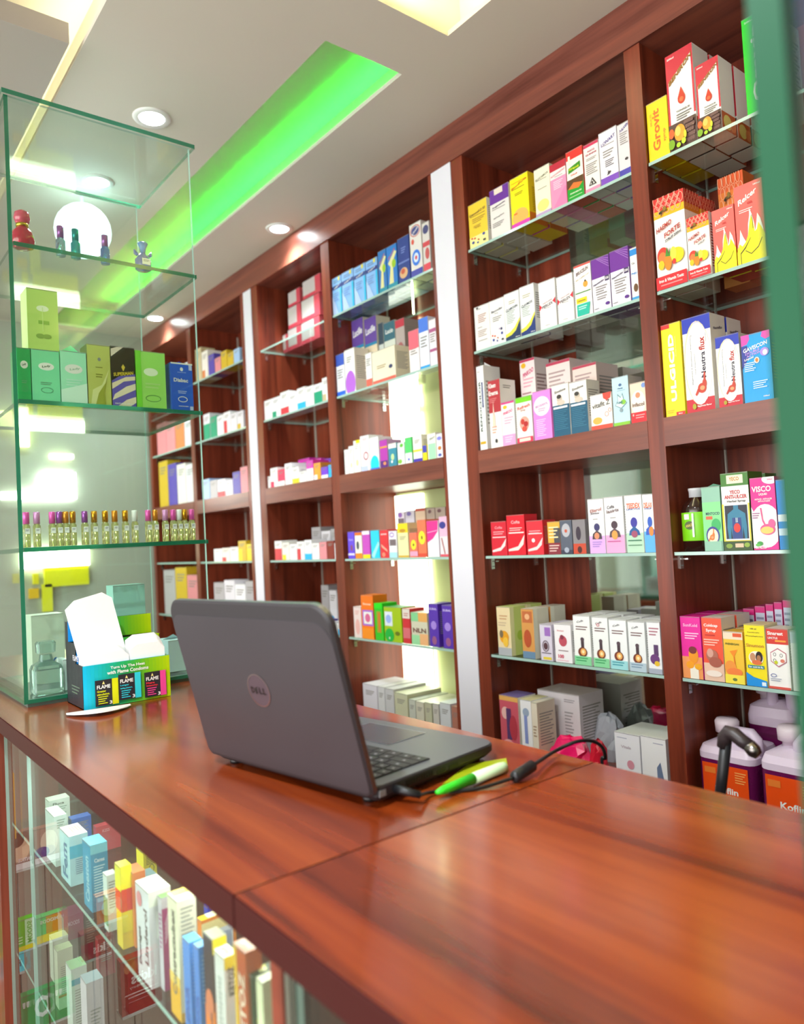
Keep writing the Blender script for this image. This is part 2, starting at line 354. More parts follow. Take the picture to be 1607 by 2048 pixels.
# ================================================================== CARTONS
SH = {}      # remembers how many stand on each shelf
def carton(label, loc, w_, d, h, body, ops=(), rot=0, top=None, side=None, R=(), T=(), L=(), group=None, flap=None, cat='box', name='medicine_carton', seam=True, B=()):
    m = MB(); x = w_/2; sd = side or body; tp = top or sd
    m.box(-x, 0, 0, x, d, h, sd, f=body, t=tp, b=sd)
    m.face((-x, 0, 0), (w_, 0, 0), (0, 0, h), (0, -1, 0), ops)
    rr = list(R)
    if not rr: rr = [('l', .12, .88, .8, 12, .045, '9a948e')] if h > .05 else []
    m.face((x, 0, 0), (0, d, 0), (0, 0, h), (1, 0, 0), rr)
    if L: m.face((-x, d, 0), (0, -d, 0), (0, 0, h), (-1, 0, 0), L)
    if T: m.face((-x, 0, h), (w_, 0, 0), (0, d, 0), (0, 0, 1), T)
    if seam: m.box(-x+.0006, -.0004, h-.0016, x-.0006, -.0001, h-.0006, '8c8680')
    if flap: m.add([(-x, d*.5, h), (x, d*.5, h), (0, d*.3, h+flap), (-x*.96, d*.5+.0006, h), (x*.96, d*.5+.0006, h), (0, d*.3+.0006, h+flap)], [(0, 1, 2), (5, 4, 3), (0, 2, 5, 3), (2, 1, 4, 5), (1, 0, 3, 4)], flap_col(tp))
    o = m.build(name, loc=loc, rot=rot); return tag(o, label, cat, group)
def flap_col(c): return c
PLACE = dict(R='by glass edge', M='right of wide pillar', L='left of wide pillar', K='right of narrow pillar', J='left of narrow pillar', I='in farthest bay')
ROWN = dict(A='top shelf', B='second shelf', C='middle board', D='fourth shelf', E='fifth shelf', F='bottom board')
ORD = ['first', 'second', 'third', 'fourth', 'fifth', 'sixth', 'seventh', 'eighth', 'ninth', 'tenth', 'eleventh', 'twelfth', 'thirteenth', 'fourteenth']
BAYX = dict(R=(-.894, -.356), M=(-1.464, -.936), L=(-2.149, -1.611), K=(-2.682, -2.201), J=(-3.359, -2.833), I=(-3.919, -3.401))
TOPZ = dict(A=2.345, B=2.082, C=1.797, D=1.467, E=1.232, F=.964)
PENDING = []; BOXES = []
def hits(b): return any(all(min(b[i+3], c[i+3])-max(b[i], c[i]) > .0005 for i in range(3)) for c in BOXES)
def row(bay, lev, items, yf=1.458, z=None, back=0, gname='cartons'):
    """items: (description, px left, px right at the foot, py of the top left corner, depth, body, ops, options)"""
    z = ZL[lev] if z is None else z
    grp = f'{gname} on the {ROWN[lev]} {PLACE[bay]}'; lo, hi = BAYX[bay]
    for it in items:
        desc, pl, pr, pt, d, body, ops = it[:7]; op = dict(it[7]) if len(it) > 7 else {}
        y = op.pop('y', yf); zz = z+op.pop('dz', 0)+.0006; bk = op.pop('back', back)
        xa, xb = x_at(pl, y, zz)+.0006, x_at(pr, y, zz)-.0006
        h = z_at(xa, y, pt)-zz if pt > 5 else pt
        if xa < lo: xa = lo+.001
        if xb > hi: xb = hi-.001
        if xb-xa < .006: continue
        h = min(h, TOPZ[lev]-zz-.004); w_ = xb-xa
        tail = f'{ROWN[lev]} {PLACE[bay]}'; lb = op.pop('label', None) or f'{desc}, {tail}'
        o = carton(lb, ((xa+xb)/2, y, zz), w_, d, h, body, ops, group=grp, rot=op.pop('rot', 0), **op)
        BOXES.append((xa, y, zz, xb, y+d, zz+h)); PENDING.append((o, desc, tail, xa, xb, y, d, zz, h, min(bk, dict(A=2, B=1, E=1, C=1).get(lev, 0) if bay in 'RM' else dict(A=1).get(lev, 0))))
def fill_files():
    for o, desc, tail, xa, xb, y, d, zz, h, bk in PENDING:
        for b in range(bk):
            yy = y+(b+1)*(d+.008)
            if yy+d > 1.688 or hits((xa, yy, zz, xb, yy+d, zz+h)): break
            c = o.copy(); COL.objects.link(c); c.location.y = yy; BOXES.append((xa, yy, zz, xb, yy+d, zz+h))
            ws = desc.split()[:16-2-len(tail.split())]
            while ws[-1] in ('with', 'and', 'of', 'in', 'the', 'a', 'red', 'on', 'to', 'at'): ws.pop()
            c['label'] = f"{ORD[b+1]} behind {' '.join(ws)}, {tail}"
# shorthand prints
def T(s, u, v, fu, fv, c, r=0): return ('t', s, u, v, fu, fv, c, r)
def band(v0, v1, c): return ('r', 0, v0, 1, v1, c)
def fine(v, n=4, c='77716e', a=.14, b=.86, dv=.035): return ('l', a, b, v, n, dv, c)
K0 = '1f1c22'
def honey(v0, v1, c): return [('o', u, v0+(v1-v0)*f, .09, .055, .02, c) for i, f in enumerate((.15, .5, .85)) for u in ([.1, .28, .46, .64, .82] if i % 2 == 0 else [.19, .37, .55, .73, .91])]
def fruit(v): return [('e', .26, v+.07, .19, .09, 'd8382c'), ('e', .24, v+.05, .13, .06, 'ef7a3a'), ('e', .72, v+.03, .22, .08, 'f2d21c'), ('e', .60, v+.06, .1, .07, 'f7e04a'), ('e', .42, v-.02, .12, .085, 'e0861e'), ('p', [(.34, v+.05), (.4, v+.15), (.45, v+.07), (.52, v+.14), (.5, v+.04)], '3f8a2c'), ('e', .2, v-.03, .1, .05, 'f6c11c'), ('e', .62, v-.03, .06, .03, 'd8382c')]
def bee(u, v, s=1): return [('e', u, v, .10*s, .012*s, '6a4a10'), ('e', u+.03*s, v+.018*s, .05*s, .02*s, '8a6a20'), ('e', u-.09*s, v-.012*s, .04*s, .012*s, '2a2010'), ('p', [(u-.02, v), (u-.1*s, v-.05*s), (u-.06*s, v-.04*s)], '2a2010')]
def stomach(u, v, s, c='c8402c'): return [('e', u, v, .16*s, .055*s, c), ('e', u+.10*s, v+.045*s, .08*s, .05*s, c), ('p', [(u+.06*s, v+.06*s), (u+.10*s, v+.17*s), (u+.15*s, v+.17*s), (u+.14*s, v+.06*s)], c), ('e', u+.02*s, v+.0*s, .09*s, .025*s, 'f0a070'), ('p', [(u-.16*s, v), (u-.26*s, v-.06*s), (u-.22*s, v-.08*s), (u-.1*s, v-.03*s)], c)]
WHT = 'f4f2ee'
def haemo(big): return ([band(.78, 1, 'f2b414'), band(.86, 1, 'd8302c')] + honey(.84, 1, 'f6a890') + bee(.36, .84, 1.2) + [T('HAEMO', .34, .67, .50, .055, 'b02a24', .12), T('FORTE', .60, .595, .52, .055, 'b02a24', .12)]
    + ([T('SYRUP 200ml', .62, .535, .52, .03, K0, .12)] if big else [T('SYRUP', .66, .535, .3, .024, K0, .12)]) + fruit(.29) + [band(0, .14, 'd4242c'), T('Iron & Vitamin Tonic', .5, .09, .8, .035, WHT), fine(.035, 1, 'e89090', .15, .85, .03)])
def beniron(): return [('r', 0, 0, .07, 1, 'c8203a'), ('p', [(0, .70), (0, 1), (1, 1), (1, .93)], 'c8203a'), ('r', .93, .3, 1, 1, 'c8203a'), T('200ml', .2, .955, .26, .02, WHT), T('BENIRON', .52, .80, .86, .05, 'b8862a', .23), T('BENIRON', .53, .795, .86, .05, '8a5a18', .23),
    ('e', .52, .50, .14, .055, 'c83018'), ('p', [(.385, .515), (.52, .62), (.655, .515)], 'c83018'), ('e', .52, .49, .08, .025, 'f06a40'), T('TONIQUE', .55, .38, .5, .022, '4a4644'), fine(.34, 3, '6a6664', .3, .85, .025),
    band(0, .27, '4a2f2a')] + [('e', .62+.085*(i % 4)+.04*(i//4 % 2), .05+.045*(i//4), .05, .022, '6a4a48') for i in range(20)] + [('e', .42, .15, .2, .085, 'f0a02c'), ('e', .36, .17, .1, .05, 'f8c860'), ('e', .12, .17, .1, .05, 'e0602c'), ('e', .1, .06, .13, .05, '7aa81c'), ('e', .36, .03, .08, .025, 'a8d020'), ('e', .55, .05, .08, .03, 'b8dc2c'), ('e', .62, .11, .05, .04, 'd8e030')]
def relcer(): return [band(.0, .22, 'f4e81c'), ('r', .0, .22, 1, 1, 'ee6a62'), ('r', .5, .2, 1, .3, 'f4e81c'), T('Relcer', .46, .83, .66, .075, WHT, .16), T('GEL', .55, .745, .2, .03, 'b81c20'), T('180ml', .82, .95, .24, .02, WHT), fine(.67, 2, 'fbe0dc', .15, .62, .025)] + \
    [('p', [(.02, .1), (.05, .24), (.12, .32), (.15, .44), (.24, .34), (.34, .26), (.3, .05)], 'fffbe8'), ('p', [(.34, .2), (.42, .36), (.44, .48), (.5, .58), (.51, .68), (.60, .58), (.66, .46), (.68, .3), (.6, .15)], 'fffbe8'), ('p', [(.6, .2), (.68, .38), (.74, .48), (.78, .58), (.88, .5), (.95, .38), (1, .2)], 'fffbe8'),
     ('p', [(0, 0), (0, .16), (.1, .26), (.2, .22), (.32, .26), (.42, .34), (.5, .50), (.56, .58), (.62, .48), (.66, .36), (.74, .38), (.80, .46), (.88, .40), (1, .30), (1, 0)], 'f4e81c'), ('p', [(.58, .58), (.6, .5), (.6, .4), (.615, .4), (.615, .5), (.595, .58)], '3a3420'),
     ('p', [(.12, .0), (.12, .14), (.3, .2), (.5, .3), (.515, .3), (.31, .185), (.14, .13), (.14, .0)], '3a3420'), ('p', [(.3, .16), (.5, .1), (.75, .16), (.9, .26), (.91, .255), (.76, .15), (.5, .09), (.3, .15)], '3a3420')]
def ulgicid(): return [('r', 0, .95, .45, 1, 'd8302c'), T('ULGICID', .50, .52, .72, .26, WHT, 90), T('ULGICID', .47, .523, .72, .26, 'f6f4ee', 90), T('Suspension', .72, .74, .22, .05, 'f4f0a0', 90), ('r', .55, 0, 1, .04, 'd8302c'), T('200 ml', .76, .02, .2, .014, WHT), fine(.06, 2, 'f0b020', .1, .45, .02)]
def neutra(t='1c1c6c'): return [band(.84, 1, '2438b4'), band(0, .14, 'c81f30'), ('e', .5, .51, .49, .44, 'e8d8b0'), ('e', .52, .50, .47, .43, 'fdfcf8'), T('Neutra', .68, .48, .27, .17, '2c2440', 90), T('flux', .67, .70, .14, .21, 'b42418', 90), ('l', .30, .33, .8, 1, .02, '8a8480'), T('Magaldrate & Simethicone Suspension', .28, .55, .52, .035, '6a6470', 90), T('Oral Suspension', .40, .5, .22, .03, '6a6470', 90), T('Suspension', .83, .76, .1, .03, '6a6470', 90), T('200 ml', .52, .93, .2, .022, 'c8d0ff')] + stomach(.6, .24, .95) + [('e', .3, .06, .07, .03, 'a8a020'), T('Peppermint Flavour', .66, .055, .5, .022, WHT)]
def gavis(): return [band(0, 1, '0f9fe0'), ('p', [(0, .84), (.2, .86), (.3, .93), (.28, 1), (0, 1)], 'e04ab0'), ('p', [(.75, 1), (.7, .93), (.85, .88), (1, .9), (1, 1)], 'e04ab0'), ('p', [(.0, .5), (.0, .84), (.2, .84), (.3, .7)], '2a3a9a'), T('GAVISCON', .48, .80, .84, .06, WHT, .08), T('DOUBLE', .38, .735, .5, .035, 'c8a0e8', .08), T('ACTION', .42, .695, .5, .035, 'c8a0e8', .08), T('Liquid', .25, .64, .32, .04, WHT, .08), ('e', .52, .60, .09, .045, 'f0e0d0'), ('e', .52, .60, .05, .03, 'f08030'), ('e', .80, .70, .15, .06, 'b090e0'), ('e', .82, .69, .08, .04, 'f0f0ff'), fine(.57, 5, 'e8f4ff', .08, .5, .028), fine(.28, 4, 'd8f0ff', .35, .85, .03), T('150ml', .78, .06, .2, .02, WHT)]
row('R', 'A', [
 ('yellow carton with orange upright lettering', 1297, 1340, 212, .055, 'f4d414', [T('Grovit', .42, .50, .70, .36, 'd8641c', 90), T('syrup', .82, .36, .22, .12, 'c87a20', 90), T('MULTI', .2, .7, .2, .08, 'e09020', 90)], dict(side='e8c010', back=2)),
 ('tall red and white carton with red drop', 1341, 1396, 116, .062, WHT, beniron(), dict(R=[band(0, .25, 'c8602c'), ('e', .4, .12, .3, .1, 'f0c040'), ('e', .8, .1, .2, .08, 'e8905a')], back=2)),
 ('shorter red and white carton with red drop', 1398, 1445, 135, .055, WHT, beniron(), dict(R=[band(0, .25, 'c8602c'), ('e', .4, .12, .3, .1, 'f0e080'), ('e', .8, .1, .2, .08, 'e8905a')], back=3)),
 ('bright green carton with upright white lettering', 1494, 1550, 42, .06, '10cc1c', [T('Oraxin', .45, .5, .8, .36, WHT, 90), T('200ml', .3, .95, .4, .02, 'c8f0c8')], dict(side='e8e4e0', back=1)),
], gname='syrup cartons')
row('R', 'B', [
 ('big honeycomb carton with fruit picture', 1316, 1378, 402, .06, WHT, haemo(True), dict(R=[band(.78, 1, 'e08a20'), band(.86, 1, 'c8302c')]+honey(.84, 1, 'f6a890'), top='d8402c', back=3)),
 ('smaller honeycomb carton with fruit picture', 1379, 1424, 439, .045, WHT, haemo(False), dict(R=[('l', .1, .9, .8, 16, .045, 'a03a30')], top='e8602c', y=1.452)),
 ('small coral carton with yellow flames', 1430, 1475, 424, .05, 'ee6a62', relcer(), dict(side='d83a34', back=3)),
 ('large coral carton with yellow flames', 1476, 1534, 377, .06, 'ee6a62', relcer(), dict(side='d83a34', back=2)),
], gname='syrup cartons')
row('R', 'B', [('orange honeycomb carton standing behind the coral ones', 1448, 1500, 360, .05, 'f09a50', [band(.5, 1, 'e8802c'), band(.86, 1, 'e0602c')]+honey(.7, 1, 'f6b890')+bee(.4, .8, 1.2)+[T('HAEMO', .5, .46, .7, .07, 'a83028', .12), T('FORTE', .7, .36, .5, .07, 'a83028', .12)], dict(side='e0782c', top='e8802c'))], yf=1.575, gname='syrup cartons')
row('R', 'C', [
 ('yellow carton with upright white lettering', 1322, 1371, 655, .055, 'f6e01a', ulgicid(), dict(back=1)),
 ('large white carton with blue arch and red foot', 1374, 1431, 640, .06, WHT, neutra(), dict(R=[T('Neutraflux', .5, .86, .6, .03, '4a4464', .05)], back=2)),
 ('small white carton with blue arch and red foot', 1438, 1486, 676, .05, WHT, neutra(), dict(side='f0e8d8', R=[('l', .1, .2, .5, 1, .03, 'a09890')], back=1)),
 ('blue and pink carton with white lettering', 1489, 1548, 673, .055, '0f9fe0', gavis(), dict(side='1a60b0', back=1)),
], gname='syrup cartons')
def torso(): return [('r', .07, .13, .95, .60, 'd8dce0'), ('r', .1, .15, .92, .58, '14182c'), ('p', [(.42, .58), (.42, .53), (.2, .47), (.16, .3), (.2, .15), (.28, .15), (.3, .3), (.34, .15), (.7, .15), (.74, .3), (.78, .15), (.86, .15), (.88, .3), (.84, .47), (.6, .53), (.6, .58)], '2a7a9a'), ('p', [(.36, .42), (.34, .15), (.7, .15), (.68, .42)], '243c80'), ('e', .52, .29, .12, .06, 'e03024'), ('r', .49, .36, .51, .42, 'd8e8f0'), ('r', .54, .36, .56, .42, 'd8e8f0')]
row('R', 'D', [
 ('pale green carton with stomach in a blue ring', 1409, 1447, 975, .045, '8fc0a8', [band(.15, .76, '86d890'), T('MINTOCID', .55, .58, .75, .045, '2a4a5a'), ('r', .17, .49, .52, .54, 'e0603a'), ('e', .7, .40, .25, .1, '38b060'), ('e', .5, .24, .36, .14, '3a3a90'), ('e', .5, .23, .29, .115, 'f4e8c8'), ('r', .1, 0, .95, .15, '8fc0a8')]+stomach(.46, .21, .8, 'e07a30'), dict(back=2, flap=.006)),
 ('tall green and white carton with blue torso picture', 1449, 1505, 948, .06, WHT, [band(.83, 1, '3c7a1c'), ('r', .22, .86, .82, .97, 'e8f0c8'), T('YECO', .5, .92, .36, .05, 'c07020'), T('YECO', .5, .75, .38, .05, 'c02a34'), T('ANTI-ULCER', .52, .69, .82, .05, 'c02a34'), T('Herbal Syrup', .54, .63, .68, .035, '4a4a4a'), band(.1, .6, 'e8d430')]+torso()+[band(0, .12, '2c4a14'), ('r', .42, .04, .72, .09, 'e8c0a0'), ('e', .2, .06, .12, .03, '7a9a2c'), ('e', .85, .07, .1, .03, '8aa834')], dict(side='3c7a1c', top='4a8a24', back=1)),
 ('magenta and white carton with pink stomach', 1507, 1558, 957, .055, 'e0188c', [('e', .55, .33, .62, .30, 'f8f4f0'), ('p', [(0, .03), (0, .6), (.4, .3), (.5, .05)], 'f8f4f0'), ('e', .85, .97, .35, .07, WHT), T('200ml', .82, .965, .22, .025, 'c84a90'), T('VISCO', .46, .84, .78, .08, WHT), T('LIQUID', .52, .765, .34, .035, WHT), T('ANTACID - ANTI-ULCER', .52, .70, .7, .022, WHT), T('ANTI-FLATULENT', .55, .67, .5, .02, WHT), ('p', [(.36, .58), (.42, .4), (.52, .32), (.56, .34), (.46, .42), (.42, .58)], 'e8508c'), ('e', .62, .28, .3, .075, 'e8508c'), ('e', .6, .27, .26, .05, 'f4c86a'), ('e', .8, .36, .14, .06, 'e85a94'), ('e', .28, .09, .12, .03, '3a9a40'), ('e', .2, .07, .1, .02, '58b84c'), T('Mint Flavour', .3, .03, .5, .022, WHT), fine(.5, 3, '9a5a8a', .05, .35, .03)], dict(side='d0187c', back=1)),
 ('blue carton half hidden by the glass edge', 1559, 1578, 960, .05, '1880d8', [band(.4, .5, 'e8f0f8'), band(.2, .3, 'd0e4f4')], {}),
], gname='syrup cartons')
row('R', 'D', [('green topped herbal carton in the back row', 1498, 1540, 950, .05, 'c8d8a0', [band(.8, 1, '3c7a1c')], dict(top='3c7a1c', side='3c7a1c'))], yf=1.58, gname='syrup cartons')
def man(c1, c2): return [('e', .5, .42, .12, .05, c1), ('p', [(.3, .2), (.32, .32), (.5, .38), (.68, .32), (.72, .2)], c1), ('e', .5, .26, .12, .05, c2)]
row('R', 'E', [
 ('magenta carton with orange figure', 1366, 1407, 1232, .055, 'e8209c', [band(0, .35, 'f09a5a'), T('SunKold', .5, .86, .72, .05, 'f4b0dc'), fine(.72, 3, 'f8c8e8', .2, .9, .04), ('e', .58, .38, .24, .14, 'f0961c'), ('e', .56, .46, .2, .06, '7a2a2c'), ('r', .38, .0, .8, .22, 'f0e8d8'), ('e', .4, .22, .2, .06, 'f4a018'), ('e', .8, .2, .18, .05, 'f0a818')], dict(back=2)),
 ('coral carton with sepia sleeping baby', 1409, 1450, 1234, .055, 'ee5438', [band(0, .28, 'e8c0a8'), T('Coldcap', .46, .87, .7, .06, WHT), T('Syrup', .46, .79, .5, .06, WHT), ('r', .15, .71, .65, .73, 'c83028'), fine(.64, 3, 'f8c8b8', .08, .85, .04), ('e', .45, .40, .3, .1, 'b06a58'), ('e', .36, .44, .16, .07, 'd8a090'), ('e', .6, .3, .32, .08, 'a85a48'), ('e', .5, .12, .4, .05, 'f0e0d4')], dict(side='e8e0da', back=1)),
 ('yellow-orange carton with orange flower', 1451, 1491, 1262, .045, 'f0c034', [band(.85, 1, 'f4dcc0'), ('r', .5, .9, .95, .97, 'e0582c'), T('PHENERGAN', .45, .76, .7, .04, '4a5a1c'), ('p', [(.3, .62), (.7, .66), (.5, .5)], 'f08a1c'), ('p', [(.48, .52), (.56, .2), (.6, .2), (.54, .52)], 'e0701c'), ('e', .3, .3, .3, .14, 'f0963c'), ('e', .5, .22, .4, .08, 'f0803c'), band(0, .17, 'f4e048'), ('e', .5, .08, .12, .03, '6a7a3a')], dict(back=1)),
 ('yellow and cyan carton with two-children photo', 1494, 1536, 1248, .055, 'f6e014', [T('100 ml', .46, .93, .3, .025, K0), T('Dexchlorphe', .46, .87, .6, .022, '6a5a10'), T('Phenylephrine', .5, .81, .85, .022, '6a5a10'), T('Sinumon', .5, .66, .88, .055, 'c8882c'), ('e', .52, .46, .36, .11, 'f8f0e0'), ('e', .36, .47, .14, .07, 'c8906a'), ('e', .68, .48, .17, .09, '2a1a14'), ('e', .66, .46, .1, .05, 'b07850'), ('e', .55, .39, .24, .04, 'e07040'), ('r', .1, .29, .9, .34, '1a8090'), T('for cold & flu', .5, .315, .7, .03, WHT), ('p', [(0, 0), (0, .22), (.35, .15), (1, .1), (1, 0)], '1890e0'), ('r', .75, .02, .95, .08, 'e8f4fc')], dict(side='f4e8c8', top='f0dcb0')),
 ('white and red carton with hexagon face drawing', 1538, 1583, 1256, .05, WHT, [band(.74, 1, 'd8382c'), T('Sinarest', .42, .92, .72, .06, WHT), T('LIMCTUS', .3, .84, .45, .035, WHT), ('r', .4, .78, .9, .81, 'f0a040'), ('p', [(.15, .45), (.15, .6), (.5, .68), (.88, .6), (.88, .45), (.5, .36)], 'c07080'), ('p', [(.18, .46), (.18, .59), (.5, .66), (.85, .59), (.85, .46), (.5, .38)], WHT), ('o', .35, .57, .07, .03, .02, '4a4040'), ('o', .65, .56, .07, .03, .02, '4a4040'), ('o', .34, .47, .07, .03, .02, '4a4040'), ('e', .7, .47, .1, .03, 'e0806a'), ('e', .4, .44, .08, .03, 'c8d020'), ('o', .25, .22, .14, .03, .025, '3a4aa0'), fine(.16, 2, '9aa0b8', .1, .6, .03), band(0, .04, 'd8584c')], dict(side='f0e8e0')),
 ('white carton right of the hexagon face one', 1586, 1612, 1262, .05, WHT, [band(.8, 1, 'c8ccd8')], {}),
], gname='cold syrup cartons')
# deep row of magenta cartons behind
row('R', 'E', [('magenta carton with white label, %s of the back row' % ORD[i], a, b, t, .05, 'd01878', [('r', .05, .55, .96, .9, 'c8cce0'), fine(.8, 4, '8a8aa8', .12, .85, .08)], dict(top='d83a8c', label='magenta carton with white panel, %s from left in back row above cold syrups' % ORD[i])) for i, (a, b, t) in enumerate([(1470, 1492, 1222), (1493, 1516, 1217), (1517, 1538, 1212), (1539, 1555, 1208), (1556, 1573, 1204), (1574, 1592, 1200)])], yf=1.60, gname='magenta back row cartons')
# ------------------------------------------------------------------ bay right of the wide pillar
GR = '8a8480'
def dots(): return [('e', .78, .22, .07, .03, '3a4a9a'), ('e', .2, .12, .07, .03, '3a4a9a'), ('e', .3, .2, .05, .02, 'e0602c'), ('e', .15, .22, .05, .02, 'd84a3a'), ('e', .45, .08, .05, .02, '3a4a9a'), ('e', .5, .14, .04, .018, 'c8502c'), ('r', .75, .06, .88, .1, '2a2a3a')]
row('M', 'A', [
 ('yellow carton with blue and orange dots', 940, 977, 413, .05, 'f2cc34', [band(0, .25, 'f8ec9c'), T('Gramocef-O 50', .48, .77, .86, .06, '5a3a2c', .05), fine(.70, 1, '6a5030', .1, .9, .03), fine(.63, 3, 'a08030', .2, .9, .04), fine(.47, 2, 'a08030', .25, .65, .03), T('Dry Syrup', .5, .42, .3, .02, '6a5030')]+dots(), dict(side='f0ece4', back=3)),
 ('white carton with purple head', 983, 1021, 384, .05, 'e8e2de', [band(.70, 1, '6a2c9a'), ('r', .25, .87, .7, .99, 'e8d8c8'), T('Augmentin', .45, .63, .7, .045, '4a3a5a', .05), fine(.57, 1, GR, .1, .8, .03), T('457mg/5mL', .45, .40, .6, .03, '4a4048', .05), fine(.28, 3, GR, .1, .7, .035)], dict(back=3)),
 ('bright yellow carton with orange sun patch', 1024, 1060, 361, .07, 'f6e60c', [T('BloodForte', .5, .84, .86, .045, 'c02818', .12), ('r', .08, .885, .92, .893, 'c02818'), fine(.76, 1, '8a7a10', .1, .8, .03), fine(.66, 2, '8a7a10', .25, .7, .03), ('e', .5, .18, .44, .17, 'f0b45a'), band(0, .08, 'd840b0'), ('r', .15, .25, .35, .28, 'e8702c')], dict(side='f0d010', R=[band(0, .2, 'e07a1c'), ('l', .2, .9, .7, 14, .035, 'b08a10')], top='f4ec40', back=1, flap=.008)),
 ('cream carton with yellow patch at foot', 1072, 1103, 342, .05, 'f2ecd0', [T('FLUCAMOX', .5, .80, .84, .045, '3a4436', .08), fine(.74, 1, GR, .1, .8, .03), fine(.55, 1, GR, .2, .8, .03), ('e', .5, .2, .38, .12, 'f0e080'), band(0, .06, 'b8a0c8')], dict(back=3)),
 ('pink carton with dark red head', 1103, 1135, 333, .05, 'f090b8', [band(.66, 1, 'f4e8e4'), band(.84, 1, 'b8283c'), T('FLUCONAZOLE', .5, .76, .88, .04, 'c04868', .08), fine(.69, 1, GR, .3, .8, .03), fine(.58, 5, 'f8d8e8', .2, .8, .04), ('p', [(.1, 0), (.9, .4), (1, .4), (1, 0)], 'ee80b0')], dict(back=3)),
 ('red, white and green carton with leaf banner', 1136, 1169, 307, .05, 'f0ece0', [band(.82, 1, 'd83028'), ('r', .12, .72, .25, .9, 'f0e0d0'), ('p', [(.1, .55), (.12, .66), (.85, .72), (.85, .6)], '3a8a1c'), T('Gripnil', .45, .625, .6, .05, 'e8e020'), T('SYRUP', .45, .50, .4, .03, 'd84030'), band(0, .42, '1a9a2c'), ('p', [(0, .25), (0, .42), (1, .42), (1, .3), (.5, .22)], '5a3a1c'), ('p', [(.05, .24), (.4, .34), (.95, .28), (.7, .2)], 'e0702c'), T('Antimalarial', .5, .14, .7, .035, 'e8f4d0'), fine(.06, 1, 'e8f4d0', .1, .9, .02)], dict(side='e05a40', top='e0483a', back=3)),
 ('white carton with crimson band and black triangle', 1171, 1201, 293, .05, 'ece6e0', [band(.93, 1, 'c8305a'), T('AGOG', .5, .84, .5, .04, 'b02a50'), T('QUININE', .5, .77, .75, .04, 'b02a50'), fine(.68, 2, GR, .15, .85, .03), fine(.56, 6, GR, .12, .88, .04), ('p', [(.25, .12), (.5, .28), (.78, .12)], '2a2624'), ('p', [(.35, .14), (.5, .23), (.67, .14)], 'ece6e0'), ('e', .5, .17, .07, .03, '2a2624'), band(0, .07, 'e090b0')], dict(back=3)),
 ('tall white carton with violet foot and mosquito', 1202, 1238, 269, .05, 'ece8ec', [band(0, .13, '7a4ab8'), T('LONART', .52, .80, .80, .065, '4a3a8a', .12), fine(.72, 1, GR, .2, .85, .03), fine(.60, 3, GR, .2, .8, .05), fine(.42, 4, '5a5460', .3, .8, .035), ('e', .5, .2, .1, .02, '4a4448'), ('p', [(.5, .2), (.4, .26), (.45, .2), (.35, .15), (.55, .17)], '4a4448')], dict(back=3)),
 ('tall grey-white carton by divider with dark mosquito', 1239, 1262, 252, .05, 'dcd8dc', [band(0, .12, '4a44a8'), T('P-ALAXIN', .6, .9, .75, .06, '4a3a8a', .12), fine(.8, 6, GR, .2, .9, .04), ('e', .7, .3, .15, .025, '3a3438')], dict(back=3)),
], gname='dry syrup cartons')
def wave(c, s): return [('p', [(0, .07), (0, .14), (.3, .17), (.6, .24), (1, .42), (1, .30), (.7, .16), (.4, .10)], 'e8e04a'), ('p', [(0, 0), (0, .07), (.4, .1), (.7, .17), (1, .36), (1, 0)], c), T('100 ml', .8, .035, .28, .022, WHT)]
def perlex(): return [T('THIS IS LAPEX', .5, .55, .6, .025, '8a3a44', .08), T('PERLEX', .5, .48, .66, .06, '5a4a50', .08), fine(.42, 1, GR, .3, .7, .02), ('p', [(.0, .40), (.0, .54), (.16, .47)], 'd8283c'), ('p', [(1, .46), (1, .60), (.82, .53)], 'd8283c'), fine(.06, 1, GR, .3, .6, .02)]
def neo(): return [band(.62, 1, '6e2c96')]+[('p', [(.3+i*.08, .98), (.33+i*.08, .98), (.98, .78+i*.05), (.98, .77+i*.05)], 'b88ad0') for i in range(4)]+[T('Neomiclav', .38, .53, .62, .04, '3a2e54', .1), ('r', .74, .52, .97, .62, '4a3a64'), T('228', .855, .57, .18, .04, WHT), fine(.44, 4, GR, .2, .85, .045), fine(.25, 2, GR, .25, .8, .04), ('e', .82, .1, .12, .03, '5a2a8a'), T('NAKFI', .2, .05, .25, .02, '4a4a5a')]
